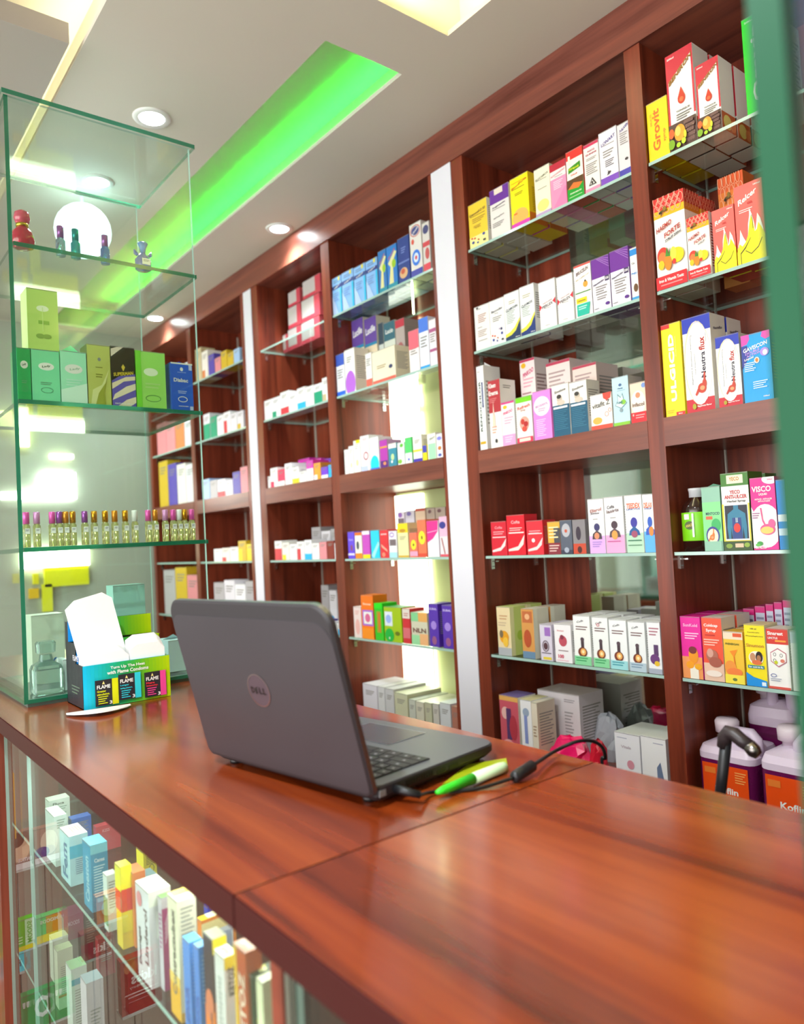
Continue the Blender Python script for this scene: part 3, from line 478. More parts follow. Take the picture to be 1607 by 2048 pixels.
row('M', 'B', [
 ('white carton with orange-brown small print', 952, 982, 616, .05, 'f2efec', [T('GRAMO', .3, .93, .3, .02, '3a3a3a'), ('e', .22, .96, .08, .02, '3a3a3a'), fine(.78, 5, 'b07a6a', .25, .8, .04), fine(.5, 1, GR, .2, .5, .03), fine(.42, 4, 'b09a90', .2, .8, .04), fine(.2, 1, GR, .2, .8, .03)], dict(back=3)),
 ('white carton with dots near its foot', 982, 1012, 604, .05, 'f4f2f0', [T('Baccoclav', .5, .76, .74, .055, '3a3840', .05), T('30mg', .45, .69, .25, .025, '5a5860'), fine(.6, 3, GR, .2, .8, .04), ('e', .75, .32, .07, .03, '3a3c6a'), ('e', .62, .33, .04, .02, 'b09ac0')]+dots(), dict(back=3)),
 ('white carton with yellow and navy wave, narrower', 1012, 1042, 590, .05, 'f4f4f4', [fine(.80, 2, 'b0a880', .3, .75, .04), T('CLAMOXIN', .48, .66, .8, .055, '2a3a4a', .06), fine(.6, 8, 'a0b0a8', .12, .7, .035)]+wave('24385e', 0), dict(back=3)),
 ('white carton with yellow and navy wave, wider', 1043, 1072, 576, .05, 'f6f6f6', [fine(.80, 2, 'b0a880', .2, .75, .04), T('CLAVMOX', .48, .62, .8, .055, '2a3a4a', .06), fine(.56, 6, 'a0b0a8', .12, .7, .035)]+wave('24387a', 0), dict(back=3)),
 ('white carton with red triangles left of its twin', 1081, 1114, 567, .05, 'f8f6f4', perlex(), dict(top='e87a5a', back=3)),
 ('white carton with red triangles right of its twin', 1117, 1149, 556, .05, 'f8f6f4', perlex(), dict(top='e87a5a', back=3)),
 ('white carton with cyan and yellow child picture', 1152, 1186, 534, .05, 'f6f4f0', [band(.96, 1, 'd8483c'), T('BRUCELIN', .5, .86, .72, .07, '5a2c2c', .1), T('PER 15 JERRI 5 pm', .5, .74, .8, .03, 'b09a70', .1), ('e', .66, .6, .14, .06, 'e8a03a'), ('e', .66, .66, .05, .02, '3a2a1c'), ('r', .05, .45, .95, .47, '4a8a3a'), ('r', .08, .26, .7, .36, 'f0e020'), T('Colourant', .38, .31, .5, .04, '7a3a1c'), ('p', [(.1, .02), (.1, .24), (.9, .24), (.8, .02)], '20b8a0'), fine(.18, 2, 'c8f4ec', .2, .7, .04)], dict(top='d8483c', back=3)),
 ('white carton with purple striped head, left twin', 1187, 1223, 521, .05, 'f0ecf4', neo(), dict(top='8a5ab0', side='7a4aa0', back=3)),
 ('white carton with purple striped head, right twin', 1224, 1262, 505, .05, 'f0ecf4', neo(), dict(top='8a5ab0', side='8a5ab0', back=3)),
 ('white and sky blue carton touching the divider', 1264, 1279, 498, .05, 'f2f0ec', [band(.85, .97, '2a8ad8'), T('Ca', .4, .7, .4, .04, '4a4a5a'), T('PNEU', .5, .5, .8, .04, '2a8ad8'), ('e', .6, .22, .3, .08, '6a4a2c'), band(0, .05, '3a9ad8')], dict(back=3)),
], gname='dry syrup cartons')
def emul(): return [band(0, .60, '1f5a78'), T('Emulone', .5, .87, .66, .05, '5a5450', .06), ('e', .44, .72, .16, .07, 'c8b8a8'), ('e', .42, .76, .14, .04, '3a3430'), ('e', .52, .64, .24, .05, 'd8c8b8'), ('r', .06, .53, .9, .57, 'e8f0f4'), fine(.48, 11, '3a7894', .1, .9, .035)]
row('M', 'C', [
 ('tall white carton with upright green-black lettering', 957, 975, 735, .065, 'f8f8f8', [T('RENOCHLOR', .36, .52, .60, .27, '2c4a34', 90), ('r', .62, .50, .82, .80, '2a3a7a'), T('THE PROPHYLACTIC', .72, .65, .26, .07, 'c8d0e8', 90), T('Renair', .35, .93, .36, .012, GR), ('r', .1, .07, .85, .1, 'd8b020')], dict(side='f2f0ee', flap=.012)),
 ('white carton with red square and nozzle drawing', 982, 1006, 763, .06, 'f6f2ee', [band(.52, 1, 'b8343c'), T('Kleen', .36, .92, .6, .07, WHT), T('Enema', .44, .81, .78, .07, WHT), fine(.72, 3, 'd88080', .1, .7, .025), ('p', [(.3, .45), (.38, .7), (.46, .45)], 'f0c8b8'), ('r', .28, .3, .48, .48, 'f4d8c0'), fine(.3, 3, 'e0a890', .2, .6, .04), ('e', .5, .1, .1, .03, '3a3a3a')], dict(R=[('l', .2, .7, .9, 2, .03, GR)], side='f4f0ec')),
 ('short white and pink carton with magenta lettering', 1006, 1032, 806, .045, 'f8f4f4', [band(.95, 1, 'e0388a'), T('PINKOO', .5, .76, .74, .07, 'e03a7c', .08), ('e', .3, .88, .16, .04, 'f0c020'), fine(.62, 3, 'f0b0c8', .2, .9, .06), band(0, .25, 'f6a8d8'), fine(.18, 3, 'f8d8f0', .2, .8, .05)], {}),
 ('white carton with lime head and berry picture', 1035, 1067, 797, .045, 'f4f0e8', [band(.88, 1, '7ad420'), T('Refresh', .5, .78, .8, .07, 'd8584c', .06), T('syrup', .45, .70, .3, .04, 'b87a6a'), ('e', .5, .42, .3, .15, 'e0a898'), ('e', .4, .46, .12, .06, 'c83a30'), ('e', .6, .4, .14, .06, 'b82a2c'), ('e', .5, .3, .16, .06, 'd85040'), band(0, .12, 'e0385a'), ('r', .15, .03, .85, .1, 'f0e0d0')], dict(top='8ae040')),
 ('pink carton with white oval label', 1069, 1105, 785, .05, 'f08ce0', [('e', .5, .68, .46, .2, 'f8e8f4'), T('BECODEXYL', .5, .70, .7, .045, 'b878b0', .06), fine(.62, 2, 'c8a0c0', .3, .7, .04), fine(.4, 9, 'f8d0f4', .15, .7, .04)], {}),
 ('dark teal and white carton, left of two', 1108, 1142, 772, .05, 'f4efe8', emul(), dict(top='e8a060', back=1)),
 ('dark teal and white carton, right of two', 1143, 1178, 766, .05, 'f4efe8', emul(), dict(top='e8a060', back=1)),
 ('white carton with grey script and honey pot', 1183, 1226, 792, .03, 'f8f2ea', [T('vitafit Z', .5, .70, .84, .14, '5a5850', .08), ('p', [(.6, 1), (.62, .86), (.78, .78), (.96, .84), (1, 1)], 'e0483a'), ('e', .3, .25, .22, .1, 'f0b450'), ('o', .75, .4, .09, .07, .02, 'c88a80'), ('o', .9, .5, .07, .06, .02, 'c88a80'), band(0, .12, 'e0503c')], {}),
 ('pale blue carton with star drawing', 1228, 1261, 757, .055, 'c0e4f0', [('e', .5, .83, .1, .03, '4a6a9a'), T('Himalz', .5, .76, .34, .03, '3a5a8a'), fine(.71, 1, '7a9ab0', .3, .8, .02), ('p', [(.12, .42), (.5, .34), (.88, .44), (.7, .52), (.62, .66), (.5, .58), (.3, .66), (.3, .52)], '7a98a0'), ('p', [(.17, .425), (.5, .36), (.82, .445), (.66, .515), (.6, .63), (.5, .56), (.33, .62), (.33, .515)], 'd8f0f4'), ('e', .65, .47, .16, .05, '8ac83a'), T('NMS', .45, .47, .35, .05, '4a7a8a'), ('e', .5, .31, .1, .04, '8aa0a8'), band(0, .07, '8ac83a')], dict(side='c8ccc8')),
 ('cream and red carton with script and shell mark', 1263, 1294, 768, .04, 'f0d8c0', [('e', .5, .5, .48, .3, 'f8ece0'), ('e', .5, .68, .16, .07, 'e0906a'), ('e', .9, .9, .14, .06, '7a9ad8'), T('infacol', .5, .45, .8, .1, '7a5a48'), band(0, .26, 'e0202c'), fine(.17, 2, 'f4a0a0', .3, .9, .06), ('e', .15, .2, .05, .03, 'f8c0b0')], {}),
], gname='syrup cartons')
row('M', 'C', [('tall pink-topped carton standing behind the short pink one', 1048, 1078, 722, .06, 'f4e4e4', [band(.97, 1, 'c8305a'), T('PINKOO', .55, .84, .72, .055, 'd8487c', .08), ('e', .25, .93, .16, .03, 'f0b820'), fine(.76, 3, 'e8a8b8', .2, .9, .04), fine(.6, 3, 'b0808a', .1, .7, .04), fine(.42, 3, 'b0808a', .2, .6, .04)], dict(top='c03a5a', back=1, R=[('l', .1, .8, .8, 14, .04, 'a88888')])),
 ('pink-topped carton deep behind the teal ones', 1100, 1148, 728, .09, 'ecdcd8', [band(.96, 1, 'c03a5a'), fine(.85, 8, 'b09898', .1, .8, .05)], dict(top='c03a5a')),
 ('pink-topped carton deep behind the honey pot carton', 1152, 1200, 735, .09, 'e8d4cc', [band(.96, 1, 'b83a54'), fine(.85, 8, 'b09898', .1, .8, .05)], dict(top='b03a50'))], yf=1.535, gname='pink topped cartons')
row('M', 'D', [
 ('short red carton with white swoosh, outermost', 984, 1015, 1044, .05, 'd81c34', [T('Cofta', .5, .82, .5, .08, 'e89aa4'), fine(.68, 2, 'f0a8b0', .15, .85, .06), ('r', .1, .52, .95, .55, 'f4d8d8'), ('p', [(.05, .1), (.05, .16), (.6, .24), (.98, .5), (.9, .28), (.6, .14)], 'f6dcdc')], dict(back=2)),
 ('taller red carton with white swoosh', 1016, 1052, 1031, .05, 'e0142c', [T('Cofta', .5, .82, .5, .08, 'f0b0b4'), fine(.66, 2, 'f6c0c0', .15, .85, .05), ('r', .1, .54, .95, .57, 'f8e8e4'), ('p', [(.05, .1), (.05, .15), (.6, .22), (.98, .5), (.9, .26), (.6, .12)], 'f8e0dc')], dict(back=2)),
 ('short red carton with white swoosh, near corner line', 1055, 1088, 1042, .05, 'e02c3c', [fine(.68, 2, 'f0a8b0', .15, .85, .06), ('r', .1, .6, .95, .63, 'f4d8d8'), ('p', [(.05, .1), (.05, .16), (.6, .24), (.98, .5), (.9, .28), (.6, .14)], 'f6dcdc'), ('e', .4, .42, .1, .06, 'f8f0f0')], dict(back=2)),
 ('yellow and dark patterned carton', 1097, 1122, 1044, .05, 'e8b040', [band(0, .35, '8a2c3a'), ('r', .5, .35, 1, .8, '4a4c54'), fine(.8, 4, 'f8e8b0', .1, .9, .1), fine(.25, 3, 'e8c8c0', .1, .9, .08)], dict(back=2, top='d84a3c')),
 ('slate grey carton with pale oval', 1122, 1146, 1041, .05, '5a6070', [('e', .5, .7, .36, .2, 'b8b8c0'), ('e', .5, .68, .12, .05, 'c85a40'), band(0, .12, '3a3c50'), ('e', .5, .12, .2, .08, 'a8b0c0')], dict(back=2)),
 ('dark carton with red foot and figure', 1147, 1173, 1040, .05, '8a8488', [('e', .45, .6, .2, .2, '3a2c3c'), band(0, .3, 'c84a30'), ('e', .5, .12, .18, .1, '4a1c1c')], dict(back=2, top='5a4448')),
 ('white carton with lilac foot and child bust', 1180, 1212, 999, .045, 'f4f2f2', [band(0, .32, 'e0b0ec'), T('Elisrol', .5, .79, .72, .06, 'a85a4c', .05), T('Junior', .45, .73, .6, .05, '5a4a54'), fine(.62, 1, GR, .3, .6, .03)]+[('e', .52, .48, .18, .07, '3a346a'), ('p', [(.2, .26), (.25, .36), (.5, .42), (.78, .36), (.82, .26)], '4a3a44'), ('e', .5, .32, .16, .06, 'e0906a'), fine(.2, 3, 'a888d0', .2, .8, .04)], dict(back=2)),
 ('white carton with pink foot and child bust', 1213, 1251, 995, .045, 'f4f2f2', [band(0, .32, 'f0a8d4'), T('Cofta', .35, .82, .4, .06, '4a4048', .05), T('lasiris', .45, .75, .66, .06, '6a4a4c', .05), fine(.62, 1, GR, .3, .6, .03), ('e', .5, .50, .17, .07, '4a3440'), ('p', [(.2, .28), (.25, .38), (.5, .44), (.75, .38), (.82, .28)], '5a4450'), ('e', .5, .32, .16, .08, 'e8a04a'), fine(.2, 1, 'c05090', .1, .8, .04)], dict(back=2)),
 ('white carton with green foot and blue bust', 1254, 1289, 991, .045, 'f2f4f0', [band(0, .34, 'b8dcc0'), T('TEEDEX', .5, .81, .8, .09, 'e8602c'), T('LINCTUS', .5, .75, .8, .03, '3a4a9a'), ('r', .22, .3, .85, .64, 'f8f8f8'), ('e', .5, .52, .2, .09, '3a34a0'), ('p', [(.18, .3), (.22, .38), (.5, .46), (.78, .38), (.85, .3)], '1f5a9a'), ('e', .5, .32, .18, .06, 'a04a6a'), fine(.2, 1, '3a7a5a', .1, .9, .05), fine(.12, 1, '5a8a6a', .1, .9, .04)], dict(back=2)),
 ('white and blue carton by the divider with blue bust', 1290, 1312, 989, .045, 'f2f4f6', [band(0, .36, '5ab0f0'), T('DELAX', .5, .81, .8, .09, 'e8702c'), T('SYRUP', .5, .75, .7, .03, '3a4a9a'), ('e', .6, .52, .22, .09, '2c5ac0'), ('p', [(.18, .3), (.22, .4), (.6, .46), (1, .38), (1, .3)], '2c5ac0'), ('e', .7, .36, .22, .08, 'e88a3a')], dict(back=2)),
], gname='cough syrup cartons')
def bottlepic(c, f): return [T('Cofn', .42, .88, .4, .04, '5a5054', .1), fine(.76, 2, '7a5a5a', .15, .85, .05), ('r', .42, .34, .6, .52, '4a3840'), ('e', .51, .52, .11, .04, '5a4850'), ('e', .5, .26, .27, .1, '7a3a28'), ('e', .54, .27, .17, .07, 'f0b060'), ('e', .54, .27, .08, .035, 'f8e8b0'), band(0, .18, c), fine(.13, 2, f, .1, .8, .05)]
row('M', 'E', [
 ('cream carton with golden bird', 997, 1024, 1213, .06, 'e8d4a8', [band(0, .16, 'b0b4b8'), fine(.8, 2, 'c89a70', .2, .8, .06), fine(.66, 2, 'c8b090', .1, .7, .05), ('e', .5, .38, .34, .13, 'e8a020'), ('e', .3, .44, .14, .08, '7a6a50'), ('e', .6, .28, .2, .1, 'f0c040')], dict(side='d8e88a', R=[('r', 0, 0, .25, 1, 'f8f4c0'), ('e', .6, .4, .2, .1, 'b8d850')], back=2)),
 ('orange-brown carton with animal picture', 1046, 1071, 1217, .06, 'd89850', [band(0, .14, '6a8aa8'), ('r', .1, .72, .9, .95, 'c06a3c'), ('e', .45, .4, .3, .18, 'b8502c'), ('e', .5, .84, .2, .06, 'e8b080')], dict(side='e8e4d0', R=[('r', 0, 0, .25, 1, 'f4f4e0')], back=2)),
 ('lilac and white carton with round face', 1082, 1106, 1248, .045, 'dcd4e4', [('r', .4, .68, .9, .92, 'a070c0'), ('o', .45, .4, .3, .16, .08, '7a6a74'), ('e', .45, .4, .18, .1, '5a3a40'), ('r', .2, .03, .9, .1, 'e8d040'), fine(.2, 1, '4a3a4a', .1, .9, .05)], dict(back=3)),
 ('white carton with red berry picture', 1111, 1145, 1247, .045, 'f6f2f4', [T('Inosys', .38, .82, .4, .05, 'd0686c'), ('e', .5, .56, .24, .14, 'c05060'), ('e', .45, .66, .12, .06, '8a3448'), fine(.3, 1, '8a6a70', .2, .8, .05), T('100', .35, .16, .34, .1, 'd03058'), fine(.05, 1, 'e08098', .1, .8, .03)], dict(back=3)),
 ('tall white carton with brown bottle, green foot', 1150, 1184, 1230, .055, 'f6f6f4', bottlepic('8ad8a0', '3aa060'), dict(back=2)),
 ('tall white carton with horned mark and green foot', 1188, 1220, 1233, .055, 'f4f6f4', bottlepic('8ad8a0', '3aa060')+[('o', .4, .84, .1, .03, .03, 'd0405a')], dict(back=2)),
 ('tall white carton with brown bottle and aqua foot', 1222, 1257, 1238, .055, 'f4f6f6', bottlepic('a0dce0', '3a9aa8'), dict(back=2)),
 ('tall white carton with brown bottle and blue-grey foot', 1260, 1294, 1242, .055, 'f0f2f2', bottlepic('b8ccd8', '7a98b0'), dict(back=2)),
 ('tall white carton by divider with purple grapes', 1298, 1325, 1243, .055, 'f0f0f2', [fine(.86, 3, 'b07080', .15, .9, .06), ('r', .45, .35, .8, .56, '5a3a68'), ('e', .5, .28, .36, .1, '6a3a78'), ('e', .65, .2, .2, .05, 'e8c030'), band(0, .1, 'a8b0c0')], dict(back=2)),
], gname='cough syrup cartons')
# bottom board right of the wide pillar
row('M', 'F', [
 ('carton with red and purple figures on its front', 1004, 1042, 1389, .07, 'd05a6a', [('r', 0, .92, 1, 1, 'e8b060'), ('e', .3, .72, .2, .1, 'f0c0b8'), ('r', .35, .3, .6, .8, '5a3a6a'), ('e', .7, .5, .2, .2, 'b83a4a'), ('e', .4, .2, .3, .1, 'e8a0a0')], dict(top='7a6aa0', side='f0e8d8')),
 ('white carton with blue figure', 1046, 1068, 1398, .07, 'f4f2f4', [('e', .5, .8, .3, .07, 'a0b0c8'), ('r', .3, .3, .6, .75, '8a98d0'), ('r', .1, .05, .6, .2, 'e08aa0')], dict(top='e0d4a0')),
 ('small beige carton beside the blue figure one', 1068, 1080, 1404, .07, 'e8dcc8', [fine(.6, 4, 'a88a6a', .2, .8, .05)], {}),
], gname='boxes')
row('M', 'F', [
 ('large white storage carton with grey sketch lines', 1081, 1165, 1378, .10, 'ece4e8', [('r', .12, .70, .2, .8, 'a09ca8'), ('r', .3, .74, .4, .84, '8a8698'), ('r', .45, .25, .46, .7, 'b0a8b0'), fine(.9, 2, 'a8a0a8', .65, .9, .03), fine(.7, 8, 'b0a8ac', .65, .85, .05)], dict(top='d8ccc8')),
], gname='boxes', yf=1.555)
row('M', 'F', [
 ('white carton with faint bottle print, in front row', 1234, 1285, 1462, .11, 'eceaf0', [fine(.9, 1, 'a8a8c0', .1, .5, .03), T('Vitala', .45, .75, .4, .05, 'c0b0b8'), ('e', .6, .45, .14, .08, 'd890a0')], dict(top='d4d4cc')),
 ('white carton with dark wave, in front row', 1287, 1338, 1470, .11, 'f0eef0', [('p', [(.6, 0), (.6, .5), (.75, .6), (.9, .2), (.9, 0)], '6a7a9a'), fine(.9, 1, 'a8a8c0', .5, .9, .03)], dict(top='d8d8d0')),
], gname='boxes')
# ------------------------------------------------------------------ bays further left (soft in the photo): colour, foot span, top
def simple(bay, lev, rows, **k):
    out = []
    for r_ in rows:
        desc, a, b, t, body, kind = r_[:6]; o = dict(r_[6]) if len(r_) > 6 else {}
        c2 = o.pop('c', '6a6a8a'); ops = {
         'h': [band(.72, 1, c2), fine(.6, 4, GR, .15, .85, .06)], 'f': [band(0, .22, c2), fine(.8, 4, GR, .15, .85, .06)],
         'e': [('e', .5, .5, .32, .18, c2), fine(.86, 2, GR, .15, .85, .05)], 'w': [fine(.85, 3, 'a8a4a0', .15, .85, .06), ('e', .5, .3, .2, .1, c2)],
         's': [band(.72, .8, c2), band(.3, .36, c2), fine(.66, 4, GR, .15, .85, .05)], '-': []}[kind]
        if o.pop('m', None): ops = ops+[T('+', .5, .5, .2, .1, WHT)]
        out.append((desc, a, b, t, o.pop('d', .06), body, ops+o.pop('ops', []), o))
    row(bay, lev, out, **k)
lb4 = [band(.68, .78, '2a3a8a'), fine(.9, 2, '6a7aa8', .15, .8, .05), T('Calpol', .5, .73, .6, .05, WHT, .1), ('p', [(0, 0), (0, .5), (.3, .3), (.5, .1), (.6, 0)], 'b8d0f8'), ('p', [(.85, 0), (.85, .66), (1, .66), (1, 0)], '28c0f0'), fine(.55, 4, '7a9ad0', .15, .7, .06), ('r', .7, .88, .86, .98, 'e8d840')]
row('L', 'A', [('sky blue carton, %s from the left upright' % ORD[i], a, b, t, .06, '8abcf4', lb4, dict(back=2, side='8aa0d0')) for i, (a, b, t) in enumerate([(663, 685, 561), (686, 709, 548), (710, 733, 537), (734, 757, 525)])] + [
 ('blue carton with yellow leg shape, left twin', 759, 775, 505, .06, '2a74c0', [('p', [(.1, 0), (.35, .5), (.1, .6), (.8, .85), (1, .8), (.6, .6), (.6, 0)], 'e8e0a0'), ('e', .7, .55, .2, .1, 'a0c820'), T('Sona', .5, .8, .7, .05, 'e04a5a', .3), band(0, .1, '2090a8')], dict(back=2)),
 ('blue carton with yellow leg shape, right twin', 776, 796, 496, .06, '2a7ad0', [('p', [(.1, 0), (.35, .5), (.1, .6), (.8, .85), (1, .8), (.6, .6), (.6, 0)], 'e8e0a0'), ('e', .7, .55, .2, .1, 'a0c820'), T('Sona', .5, .8, .7, .05, 'e04a5a', .3), band(0, .1, '2090a8')], dict(back=2)),
 ('navy blue carton with berry picture', 798, 821, 480, .06, '2c3c8c', [fine(.75, 3, '7a8ad0', .3, .7, .05), ('e', .45, .2, .35, .12, 'e0b080'), ('e', .4, .24, .18, .06, 'd05a3a'), band(.42, .46, '6a7ac0')], dict(back=2)),
 ('tall white carton with oval mark and blue disc', 823, 846, 452, .06, 'e4ddd8', [('o', .5, .85, .44, .11, .05, 'c84a44'), ('e', .5, .85, .34, .08, '4a4a8a'), T('Orcin', .5, .85, .5, .05, WHT, .2), ('e', .25, .66, .12, .05, 'e05a4a'), ('e', .5, .34, .36, .15, '3a7ae0'), ('e', .5, .34, .22, .09, 'd8e4f4'), ('e', .5, .34, .1, .04, 'd84a5a'), band(0, .12, '4a4aa8')], dict(back=2)),
 ('white and red carton with oval mark by the pillar', 848, 862, 448, .06, 'd8d0cc', [('e', .5, .85, .42, .09, '4a4a78'), band(.5, .6, 'd04a50'), ('e', .6, .35, .3, .12, 'c85a5a'), band(0, .15, 'e04a5a')], dict(back=2)),
], gname='cartons')
simple('L', 'B', [
 ('white carton with blue head and foot', 674, 691, 712, 'eef0f8', 'h', dict(c='3a5ac0', ops=[band(0, .1, '2a6ae0')])),
 ('white carton with violet arch at its foot', 692, 712, 702, 'f4f2ec', '-', dict(side='e8dccc', ops=[('e', .5, .2, .5, .3, 'b868d8'), fine(.8, 3, GR, .2, .7, .05)])),
 ('short white carton with red foot', 733, 745, 708, 'f4f0ec', 'f', dict(c='e06a5a')),
 ('wide cream carton with red foot and dark dot', 746, 792, 706, 'f0e6cc', '-', dict(ops=[band(0, .1, 'e06a5a'), ('e', .8, .4, .08, .06, '3a3c6a'), fine(.5, 2, 'a89060', .2, .6, .06)])),
 ('white carton with rose upper half', 820, 840, 664, 'f6ecec', 'h', dict(c='ee6a7c', ops=[band(.55, .75, 'ee6a7c')])),
 ('tall white carton with blue band', 841, 860, 639, 'eceef8', 'h', dict(c='4a7ae0', ops=[band(0, .05, '2aa0e0')])),
 ('white carton with plum stripes at the pillar', 861, 875, 641, 'ece4ec', 's', dict(c='b05a8a')),
], gname='cartons', back=1)
row('L', 'B', [(f'violet-headed carton {w_}', a, b, t, h_, bd, [band(.55, 1, c), T('Lucille', .5, .78, .8, .12, WHT, .04), band(.5, .55, '2a8ab0'), fine(.3, 2, 'a89a80', .3, .8, .06)], dict(side='ddd4c4')) for w_, a, b, t, h_, bd, c in [
 ('stacked at far left', 697, 707, 645, .05, 'd8d4d0', '8a7ab0'), ('stacked second on the upper layer', 708, 731, 637, .06, 'f4ecc8', '6a4aa0'), ('stacked third on the upper layer', 733, 757, 640, .06, 'ecd8b8', '6a4aa0')]] + [
 ('dark green-headed carton stacked in the middle', 760, 770, 648, .06, 'c8ccc8', [band(.55, 1, '3a4a5a')], {}), ('teal-headed carton stacked beside the dark one', 771, 793, 648, .06, 'd8dcd0', [band(.6, 1, '3a6a7a'), T('Lucio', .5, .8, .7, .1, WHT)], {}),
 ('tall grey carton with crimson corner on upper layer', 794, 812, 642, .07, 'b8a8a4', [band(.82, 1, 'c83a4c'), ('e', .5, .35, .3, .14, 'b06a6a')], dict(side='a89a94'))], z=ZL['B']+.062, yf=1.527, gname='stacked cartons')
row('L', 'B', [('flat carton with red stripes under the upper layer', 734, 757, .061, .08, 'c06a60', [band(.1, .3, WHT), band(.5, .7, 'f0d8c8')], {}), ('grey flat carton supporting the upper cartons', 697, 727, .061, .08, 'd8d0c4', [fine(.8, 3, GR, .1, .9, .2)], {}), ('brown flat carton supporting teal-headed ones', 761, 814, .061, .08, '8a5a58', [band(.3, .5, 'd8b8a8')], {})], yf=1.522, gname='supporting cartons')
wl = [('white carton with faint rose lines', 690, 698, 900, 'f4f0f0', 'w', dict(c='e8c8d0')), ('white carton stepping up', 699, 708, 893, 'f6f4f2', 'w', dict(c='f0e0b0')), ('white carton with yellow tab on top', 709, 722, 882, 'f6f4f0', 'w', dict(c='f0e8a0', ops=[('r', .4, .9, 1, 1, 'f0e010')])), ('white carton with crimson ring', 723, 740, 873, 'f8f6f6', '-', dict(ops=[('o', .6, .42, .3, .12, .1, 'b05a6a'), fine(.9, 2, 'd88a98', .2, .8, .04), ('r', 0, 0, .8, .14, 'c0ccf4')])),
 ('white carton with cyan dome', 741, 759, 876, 'f6f8f8', '-', dict(ops=[('e', .5, .15, .48, .28, '10d8f0'), band(0, .05, '4a6ae0')])), ('magenta and violet carton', 761, 776, 881, 'b83ab0', '-', dict(side='e8b0d8', ops=[band(.7, .76, 'e8a040'), band(0, .25, '5a2a80'), ('e', .6, .15, .2, .06, 'e8905a')])), ('teal carton with white leaf', 778, 794, 888, '3a90a8', '-', dict(ops=[band(.78, 1, 'f0f0e8'), ('e', .5, .4, .2, .14, 'c8e8a0'), ('e', .4, .2, .12, .06, WHT)])),
 ('white carton with small lime ball', 796, 810, 886, 'f0f4f4', '-', dict(ops=[('e', .6, .85, .26, .08, '6ac040'), ('e', .3, .15, .3, .1, '8ac84a')])), ('green carton on white foot', 811, 825, 876, '5ad070', '-', dict(ops=[band(0, .4, 'f0f4f8'), ('e', .5, .15, .14, .05, '5a6ad0')])), ('white carton with yellow and indigo bands', 827, 845, 872, 'f4f2e8', '-', dict(ops=[band(.38, .46, 'f0d840'), band(0, .12, '4a3ab0'), fine(.8, 3, GR, .2, .8, .05)])),
 ('yellow and indigo slim carton', 846, 854, 890, 'f0e020', '-', dict(ops=[band(.5, .95, '4a4ab8')])), ('white carton with mint patch', 856, 873, 868, 'f2f0e4', '-', dict(ops=[('r', .1, 0, .95, .6, 'a8e4b8'), T('GRAVY', .6, .8, .7, .08, '6a6a60', .1)])), ('white carton with violet dot by the pillar', 874, 886, 868, 'eceaf0', '-', dict(ops=[('e', .5, .8, .4, .08, '8a8ae0'), ('e', .5, .4, .3, .08, 'c8803a'), ('e', .5, .12, .3, .06, '4a5ab0')]))]
simple('L', 'C', wl, gname='cartons')
simple('L', 'D', [
 ('violet carton', 697, 710, 1064, '6a4ae0', '-', dict(ops=[T('Fevic', .5, .7, .7, .08, 'b8a8f8'), ('r', .4, .3, .7, .5, '8a4a6a'), band(.12, .2, 'e0d8f8')])), ('orange and white carton with dark figure', 711, 725, 1065, 'f4ece0', '-', dict(ops=[band(.88, 1, 'e8701c'), ('e', .4, .5, .2, .16, '4a5058'), band(0, .2, 'f08a1c')])), ('magenta carton with yellow foot', 726, 741, 1062, 'c84ac0', '-', dict(ops=[band(.86, 1, 'f8e8f8'), band(0, .14, 'f0e010')])), ('cyan carton', 743, 760, 1061, '28d0f0', '-', dict(ops=[('p', [(0, .1), (.9, .6), (1, .5), (.3, 0)], 'a8f4f8')])),
 ('red carton with white swoosh', 761, 778, 1060, 'e0343c', '-', dict(ops=[('p', [(.1, .5), (.8, .3), (.9, .2), (.2, .38)], 'f0a890'), T('SINOX', .5, .84, .7, .05, WHT), ('e', .4, .12, .2, .08, 'e88a70')])), ('white carton with violet ring, lower', 779, 795, 1062, 'f0ecf4', '-', dict(ops=[('o', .4, .85, .3, .09, .08, '9a6ac0'), ('r', .1, .45, .9, .68, '7a6a70'), band(0, .2, 'b0e4f0')])),
 ('yellow-headed cream carton with banana mark', 797, 818, 1047, 'ece8b0', '-', dict(ops=[band(.72, 1, 'f4d81c'), ('e', .5, .78, .3, .05, 'c8902c'), fine(.6, 3, 'a8a080', .2, .8, .04), band(0, .06, 'd8b040')])), ('small coral carton with yellow lamp', 820, 836, 1065, 'f0785c', '-', dict(ops=[('e', .5, .5, .34, .2, 'f4e838'), ('e', .5, .5, .1, .06, '8a5a20'), ('r', 0, .05, 1, .24, 'f0a8c8')])), ('large coral carton with yellow lamp', 837, 854, 1040, 'f47a54', '-', dict(ops=[('e', .5, .52, .4, .18, 'f6e838'), ('e', .5, .52, .1, .05, '8a5a20'), band(0, .1, 'e0503c')])),
 ('white carton with magenta fan', 856, 879, 1042, 'eceaf0', '-', dict(ops=[('p', [(0, .4), (0, 1), (1, 1), (.95, .7), (.5, .5)], 'e83090'), ('p', [(0, .68), (1, .74), (1, .72), (0, .66)], 'f4a8d0')])), ('pink carton with navy lozenge and pen', 881, 903, 1033, 'ecb8d4', '-', dict(ops=[band(0, .5, 'e4e0e4'), ('e', .35, .78, .34, .09, '3a3a90'), ('p', [(.15, .45), (.25, .48), (.55, .08), (.45, .06)], 'b06a6a'), band(0, .06, 'e05a6a')])),
], gname='cartons', back=1)
